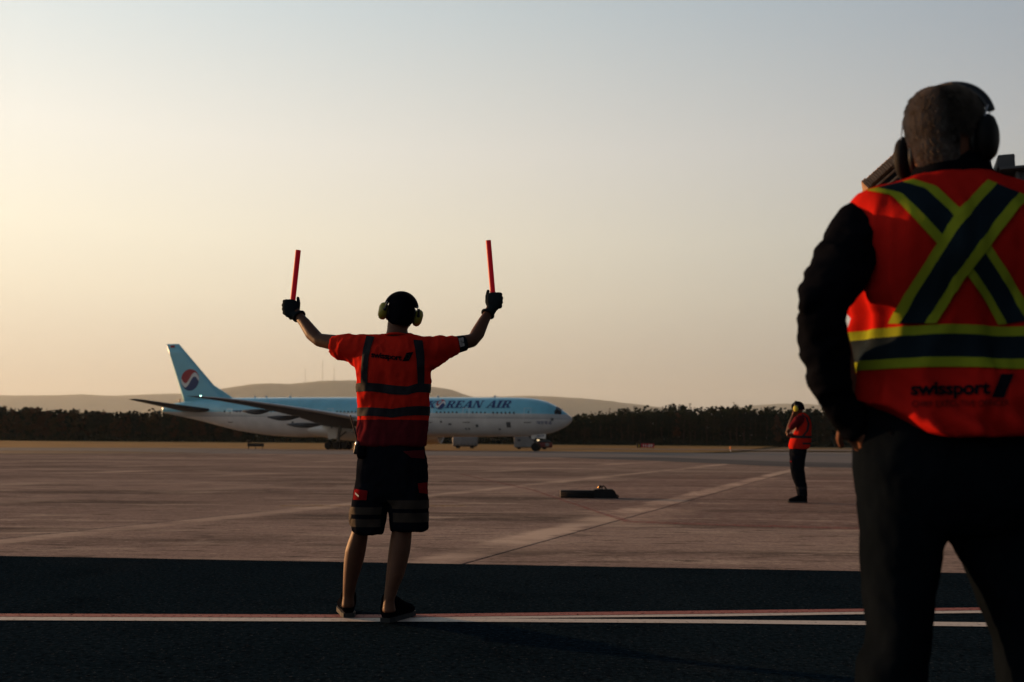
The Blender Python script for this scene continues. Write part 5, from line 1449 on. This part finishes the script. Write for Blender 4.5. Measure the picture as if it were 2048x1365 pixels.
# crossed bands: upper left to lower right first, then the one on top
def xband(p_top, p_bot, ks, off, nm):
    """p_top, p_bot: photograph points of the left and right outer edges; ks: fractions across."""
    for (k0, k1, m, n_) in ks:
        L0, R0 = p_top; L1, R1 = p_bot
        def at(k):
            return [tuple(lerp(a, b_, k) for a, b_ in zip(l_, r_)) for l_, r_ in zip(L0, R0)]
        obj(n_, patch_px(vb, strip_quad(at(k0), at(k1)), 46, 5, off), m, vest)
KS = ((0, .235, M_LIME, 'lime_edge'), (.235, .765, M_NAVYT, 'reflective_band'), (.765, 1, M_LIME, 'lime_edge'))
lB = [(1733, 382), (1782, 391), (1825, 434), (1870, 484), (1908, 518), (1934, 550), (1968, 600), (1996, 650)]
rB = [(1826, 360), (1872, 374), (1920, 418), (1952, 452), (1981, 492), (2012, 538), (2041, 588), (2068, 640)]
xband((lB, rB), (lB, rB), KS, .0045, 'a')
lA = [(1974, 362), (1947, 390), (1920, 418), (1895, 452), (1873, 487), (1845, 532), (1806, 592), (1778, 648)]
rA = [(2056, 396), (2044, 410), (2012, 450), (1981, 491), (1954, 524), (1927, 560), (1898, 606), (1872, 648)]
xband((lA, rA), (lA, rA), KS, .0075, 'a')
for x0, x1 in ((1745, 1815), (1995, 2065)):       # front straps
    for k0, k1, m, nm in KS:
        vs, fs = [], []
        for i in range(31):
            for j in range(4):
                X = lerp(P(x0, 500, DN).x, P(x1, 500, DN).x, lerp(k0, k1, j / 3)); Z = lerp(P(1900, 385, DN).z, P(1900, 650, DN).z, i / 30)
                h = vb.ray_cast(Vector((X, DN + 1, Z)), Vector((0, -1, 0))); vs.append((h[0] if h[0] is not None else Vector((X, DN + .12, Z))) + Vector((0, .005, 0)))
        for i in range(30):
            for j in range(3): fs.append((i * 4 + j, i * 4 + j + 1, i * 4 + j + 5, i * 4 + j + 4))
        obj(nm, (vs, fs), m, vest)
obj('lettering', text_px(vb, 'swissport', lambda u, v: (lerp(1822, 1980, u), lerp(790, 788, u) - v * 37), .003, bold=.03, spacing=.95, cut=1), M_PRINT, vest, shade=False)
swissport_logo(vb, lambda u, v: (lerp(1982, 2008, u) + 19 * v, 796 - 47 * v), .003, M_PRINT, 'logo', vest)
obj('lettering', text_px(vb, 'CHIEF EXECUTIVE OFFICER', lambda u, v: (lerp(1824, 2018, u), lerp(815, 812, u) - v * 18), .003, bold=.0, cut=1), cloth('faded_print', (.035, .008, .010), .1, .7), vest, shade=False)
# trousers
bm = bmesh.new()
stack(bm, [(840, 1722, 2098, DN, .125), (880, 1717, 2102, DN, .135), (934, 1715, 2106, DN, .14), (1000, 1723, 2104, DN, .135), (1040, 1727, 2102, DN, .12), (1062, 1728, 2102, DN, .10)], 32, 2.5)
stack(bm, [(1020, 1725, 1905, DN, .105), (1055, 1728, 1892, DN, .10), (1091, 1730, 1874, DN, .095), (1145, 1731, 1868, DN, .09), (1190, 1732, 1863, DN, .086), (1224, 1737, 1859, DN, .082), (1260, 1744, 1853, DN, .08), (1292, 1738, 1849, DN, .08), (1326, 1722, 1845, DN, .08), (1365, 1720, 1842, DN, .08), (1500, 1726, 1836, DN, .075), (1640, 1732, 1828, DN, .07), (1775, 1728, 1836, DN, .072)], 24, 2.3)
stack(bm, [(1020, 1880, 2100, DN, .105), (1055, 1892, 2100, DN, .10), (1098, 1914, 2103, DN, .095), (1152, 1941, 2108, DN, .09), (1224, 1975, 2120, DN, .085), (1292, 1999, 2130, DN, .08), (1365, 2006, 2132, DN, .078), (1500, 2016, 2132, DN, .075), (1640, 2026, 2128, DN, .07), (1778, 2022, 2134, DN, .072)], 24, 2.3)
tr_ = remeshed(bm, .0085, 3); wrinkle(tr_, .007, 8, 12, (1, 1, .5)); wrinkle(tr_, .003, 20, 13)
trs = obj('trousers', tr_, cloth('charcoal_trousers', (.0030, .0045, .0068), .35, scale=5), near)
for x0, x1 in ((1728, 1745),):
    obj('seam', patch_px(bvh_of(tr_), lambda u, v: (lerp(1729, 1778, u) + 2.2 * v, lerp(985, 1215, u)), 24, 2, .004), cloth('seam_thread', (.012, .02, .024), .2), trs)
for x, sgx in ((1782, -.03), (2078, .03)):
    hp_ = P(x, 1790, DN - .07); hp_.z = 0
    shoe('shoe', hp_, hp_ + Vector((sgx, .29, 0)), Vector((hp_.x + sgx * .2, DN, .12)), near)
# hair: short grey strands over a scalp shell
HAIR = [mat('grey_hair', (.15, .137, .127), .5, .4, var=.5, scale=40), mat('grey_hair_dark', (.05, .042, .038), .7, .2)]
hm_ = HAIR[0]; t_ = hm_.node_tree; tl_ = t_.nodes.new('ShaderNodeBsdfTranslucent'); tl_.inputs[0].default_value = (.30, .24, .19, 1)
mx_ = t_.nodes.new('ShaderNodeMixShader'); mx_.inputs[0].default_value = .12
t_.links.new(t_.nodes['Principled BSDF'].outputs[0], mx_.inputs[1]); t_.links.new(tl_.outputs[0], mx_.inputs[2]); t_.links.new(mx_.outputs[0], t_.nodes['Material Output'].inputs[0])
bm = bmesh.new(); head_mesh(bm, HN @ Matrix.Scale(1.03, 4), .222, .074)
hi = HN.inverted()
kill = []
for v in bm.verts:
    q = hi @ v.co
    if q.z < -.082 + .06 * (abs(q.x) > .055) - .25 * max(0, q.y) + (0 if q.y < .02 else .10 * (q.y > .055)) or q.y > .085: kill.append(v)
bmesh.ops.delete(bm, geom=kill, context='VERTS')
bm.faces.ensure_lookup_table()
fcs = [(f.calc_center_median(), f.normal.copy(), f.calc_area(), [v.co.copy() for v in f.verts]) for f in bm.faces]
hair = obj('hair', bm, HAIR[1], near)
rng = random.Random(4); vs, fs = [], []
hc = HN @ Vector((0, -.01, .0)); crown_ = HN @ Vector((0, -.055, .115))
tot_a = sum(f[2] for f in fcs)
for c, n_, ar_, co in fcs:
    nn = (c - hc).normalized()
    for _ in range(int(26000 * ar_ / tot_a) + 1):
        u_, v_ = rng.random(), rng.random(); p = co[0].lerp(co[1], u_).lerp(co[-1].lerp(co[-2], u_) if len(co) > 3 else co[2], v_)
        fl = (p - crown_); fl -= nn * fl.dot(nn); fl = fl.normalized() if fl.length > .01 else Vector((0, 0, -1))
        g_ = (nn * .16 + fl + Vector((rng.uniform(-.2, .2), rng.uniform(-.2, .2), rng.uniform(-.2, .2)))).normalized()
        ln = rng.uniform(.009, .019); sdv = g_.cross(nn).normalized() * .00055
        k = len(vs); vs += [p - sdv, p + sdv, p + g_ * ln * .6 + sdv * .8 + nn * .001, p + g_ * ln - nn * .002]; fs += [(k, k + 1, k + 2), (k, k + 2, k + 3)]
q0 = HN @ Vector((.028, .068, .080))
for _ in range(800):                    # the forelock
    p = q0 + HN.to_3x3() @ Vector((rng.uniform(-.02, .02), rng.uniform(-.004, .006), rng.uniform(-.006, .006)))
    g_ = (HN.to_3x3() @ Vector((rng.gauss(.1, .3), 1, rng.gauss(.15, .45)))).normalized(); sdv = Vector((0, 0, 1)).cross(g_).normalized() * .0008; ln = rng.uniform(.010, .020)
    k = len(vs); vs += [p - sdv, p + sdv, p + g_ * ln]; fs.append((k, k + 1, k + 2))
o = obj('hair_strands', (vs, fs), HAIR[0], hair); o['kind'] = 'stuff'
earmuffs(HN, near, M_BPLM, (-.026, -.004), .066, .96, (0, 0), .098, thick=.034, hinge=False)
bm = bmesh.new(); ball(bm, HN @ Vector((-.106, -.014, -.044)), .0075, None, 12); obj('cup_glint', bm, mat('cup_glint_metal', (.75, .6, .42), .22, .6, metal=1.0), near)  # added bright ball standing in for the sun glint on the left cup
# microphone mount on the left cup
bm = bmesh.new(); tube(bm, [HN @ Vector((-.088, .02, .022)), HN @ Vector((-.094, .015, -.010)), HN @ Vector((-.096, .012, -.045)), HN @ Vector((-.090, .02, -.075))], [.003, .009, .017, .014], 10); obj('microphone_mount', bm, M_BPLM, near)
# glasses
gl = empty('glasses'); gl.parent = near
bm = bmesh.new()
for s in (-1, 1):
    tube(bm, [HN @ Vector((s * .080, -.015, .018)), HN @ Vector((s * .078, .07, .02)), HN @ Vector((s * .070, .108, .018))], [.0028, .0028, .0035], 8)
tube(bm, [HN @ Vector((-.070, .108, .018)), HN @ Vector((-.02, .124, .018)), HN @ Vector((.02, .124, .018)), HN @ Vector((.070, .108, .018))], [.003] * 4, 8)
obj('frame', bm, M_BPL, gl)
lens_m = mat('lens', (.5, .5, .5), .05, .5); lens_m.node_tree.nodes['Principled BSDF'].inputs['Transmission Weight'].default_value = 1; lens_m.node_tree.nodes['Principled BSDF'].inputs['IOR'].default_value = 1.05
for s in (-1, 1):
    bm = bmesh.new(); ball(bm, HN @ Vector((s * .040, .116, .000)), (.027, .0016, .021), HN.to_3x3() @ Matrix.Rotation(-s * .22, 3, 'Z'), 16); obj('lens', bm, lens_m, gl)

# ------------------------------------------------------------------ the far worker
DF = G(1600, 1006).y
wk = empty('person', (P(1600, 1006, DF).x, DF, 0)); tag(wk, 'person in orange vest and dark trousers with hand at face, farthest on the apron', 'person')
HF = place(P(1595.5, 817, DF), math.radians(52), math.radians(-14), 0, 1)
bm = bmesh.new()
head_mesh(bm, HF, .235, .077)
tube(bm, [P(1597, 822, DF), P(1602, 834, DF)], [.056, .062], 14)
stack(bm, [(832, 1590, 1614, DF, .10), (850, 1588, 1617, DF, .13), (880, 1583, 1617, DF, .12), (900, 1581, 1613, DF, .12)], 20)
sL_, eL_, wL_ = P(1594, 841, DF - .17), P(1574, 866, DF - .10), P(1586, 832, DF - .02)
tube(bm, [sL_, sL_.lerp(eL_, .5), eL_, eL_.lerp(wL_, .4), wL_], [.055, .046, .04, .040, .028], 14)
tube(bm, [wL_, P(1588, 827, DF - .01)], [(.03, .022), (.036, .022)], 12)
for i in range(4): tube(bm, [P(1588, 827, DF - .03 + .02 * i), P(1588.8, 822, DF - .03 + .021 * i), P(1590.5, 820, DF - .03 + .02 * i)], [.010, .0095, .008], 8)
tube(bm, [P(1587, 829, DF - .04), P(1586.5, 825, DF - .05)], [.012, .009], 8)
sR_, eR_, wR_ = P(1601, 842, DF + .17), P(1584, 868, DF + .14), P(1579, 872, DF - .06)
tube(bm, [sR_, sR_.lerp(eR_, .5), eR_, eR_.lerp(wR_, .4), wR_], [.055, .046, .04, .038, .028], 14)
tube(bm, [wR_, P(1575.5, 869, DF - .10)], [(.03, .02), (.036, .02)], 12)
for i in range(4): tube(bm, [P(1576 - i * .3, 866 + 2.2 * i, DF - .10), P(1573.5, 865.5 + 2.3 * i, DF - .15), P(1575.5, 865 + 2.3 * i, DF - .18)], [.010, .009, .008], 8)
bodyF = obj('body', remeshed(bm, .011, 2), M_SKIN, wk); add_eyes(HF, .235, bodyF)
bm = bmesh.new()
tube(bm, [P(1600, 838, DF - .12), sL_, sL_.lerp(eL_, .55)], [.07, .066, .056], 16)
tube(bm, [P(1604, 838, DF + .12), sR_, sR_.lerp(eR_, .6)], [.07, .066, .056], 16)
stack(bm, [(829, 1595, 1610, DF, .08), (834, 1589, 1614, DF, .14), (850, 1589, 1617, DF, .16), (890, 1582, 1616, DF, .14)], 20)
sm_ = remeshed(bm, .012, 3); wrinkle(sm_, .006, 10, 3); obj('shirt', sm_, M_MAROON, wk)
bm = bmesh.new()
stack(bm, [(826.5, 1597, 1608, DF, .07), (829, 1594, 1612, DF, .10), (834, 1592, 1616.5, DF, .135), (842, 1592.5, 1619.5, DF, .155), (853, 1590.5, 1621, DF, .17), (866, 1586, 1621, DF, .17), (876, 1582.5, 1621, DF, .168), (885, 1579, 1620.5, DF, .165), (892, 1578, 1619, DF, .16), (898, 1579, 1616, DF, .15)], 28, 2.4)
vm_ = remeshed(bm, .012, 3); wrinkle(vm_, .009, 9, 5, (1, 1, .6)); vfb = bvh_of(vm_)
vstF = obj('vest', vm_, hi_vis('worker_vest_orange', (.38, .016, .010), .08), wk)
axf = (P(1602, 875, DF).x, DF)
obj('reflective_band', wrap_band(vfb, axf, lambda X: P(1600, 877, DF - .15).z, lambda X: P(1600, 872, DF - .15).z, .006, 48, 3), M_REFL, vstF)
obj('reflective_band', wrap_band(vfb, axf, lambda X: P(1600, 889.5, DF - .15).z, lambda X: P(1600, 885.5, DF - .15).z, .006, 48, 3, sweep=lambda a: math.cos(a) > -.2), M_REFL, vstF)
obj('reflective_strap', patch_px(vfb, strip_quad([(1601, 829), (1611, 836), (1615, 848), (1612, 862), (1603, 873)], [(1605, 828.5), (1615, 836), (1619.4, 848), (1617, 862), (1608, 873)]), 24, 3, .007), M_REFL, vstF)
# trousers
bm = bmesh.new()
stack(bm, [(888, 1580, 1614, DF, .13), (905, 1579.5, 1612, DF, .14), (925, 1580, 1608.5, DF, .13), (940, 1581, 1608, DF, .11)], 24)
for dd, dx in ((-.085, 0), (.085, 1.2)):
    stack(bm, [(915, 1580 + dx, 1608.5 + dx, DF + dd, .085), (940, 1581 + dx, 1607.5 + dx, DF + dd, .085), (955, 1584.5 + dx, 1609.5 + dx, DF + dd, .08), (970, 1590 + dx, 1612 + dx, DF + dd, .075), (985, 1594 + dx, 1613 + dx, DF + dd, .07), (992, 1595 + dx, 1613.5 + dx, DF + dd, .068)], 18, 2.2)
tf = remeshed(bm, .012, 3); wrinkle(tf, .008, 9, 14, (1, 1, .7)); tfb = bvh_of(tf)
trF = obj('trousers', tf, M_NAVYC, wk)
for dd, dx in ((-.085, 0), (.085, 1.2)):
    ax_ = (P(1603.5 + dx, 980, DF + dd).x, DF + dd)
    obj('reflective_band', wrap_band(tfb, ax_, lambda X: P(1600, 978.5, DF).z, lambda X: P(1600, 973.5, DF).z, .006, 28, 2), M_REFL, trF)
obj('red_tab', patch_px(tfb, lambda u, v: (lerp(1580.5, 1583, u), lerp(922.5, 924.5, v)), 3, 3, .006), M_PATCHR, trF)
for dd, dx in ((-.085, 0), (.085, 1.2)):
    hl_ = Vector((P(1612 + dx, 1000, DF + dd).x, DF + dd, 0)); shoe('boot', hl_, hl_ + Vector((-.28, .06, 0)), P(1604 + dx, 986, DF + dd), wk, .31, tall=.13)
# cap and earmuffs
bm = bmesh.new(); rings = []
for z, yb, yf, hw in cap_rows:
    rings.append([bm.verts.new(HF @ Vector((hw * math.cos(2 * PI * k / 28), (yf + yb) / 2 + (yf - yb) / 2 * math.sin(2 * PI * k / 28), max(z, -.045)))) for k in range(28)])
ring_faces(bm, rings); bmesh.ops.recalc_face_normals(bm, faces=bm.faces); obj('cap', bm, M_BLACKC, wk)
earmuffs(HF, wk, mat('bright_yellow_plastic', (.40, .36, .03), .5, .3), (0, 0), .076, 1.0)

# ================================================================== HAZE
hb = bmesh.new(); box(hb, (0, 10150, 545), (34400, 21000, 1100))
hm = bpy.data.materials.new('evening_haze'); hm.use_nodes = True
ht = hm.node_tree; ht.nodes.remove(ht.nodes['Principled BSDF'])
pv = ht.nodes.new('ShaderNodeVolumePrincipled'); pv.inputs['Color'].default_value = (.74, .89, 1.0, 1); pv.inputs['Density'].default_value = .000038
pv.inputs['Anisotropy'].default_value = .2
ht.links.new(pv.outputs[0], ht.nodes['Material Output'].inputs['Volume'])
tag(obj('haze', hb, hm, shade=False), 'thin warm evening haze over the airfield', 'haze', kind='stuff')
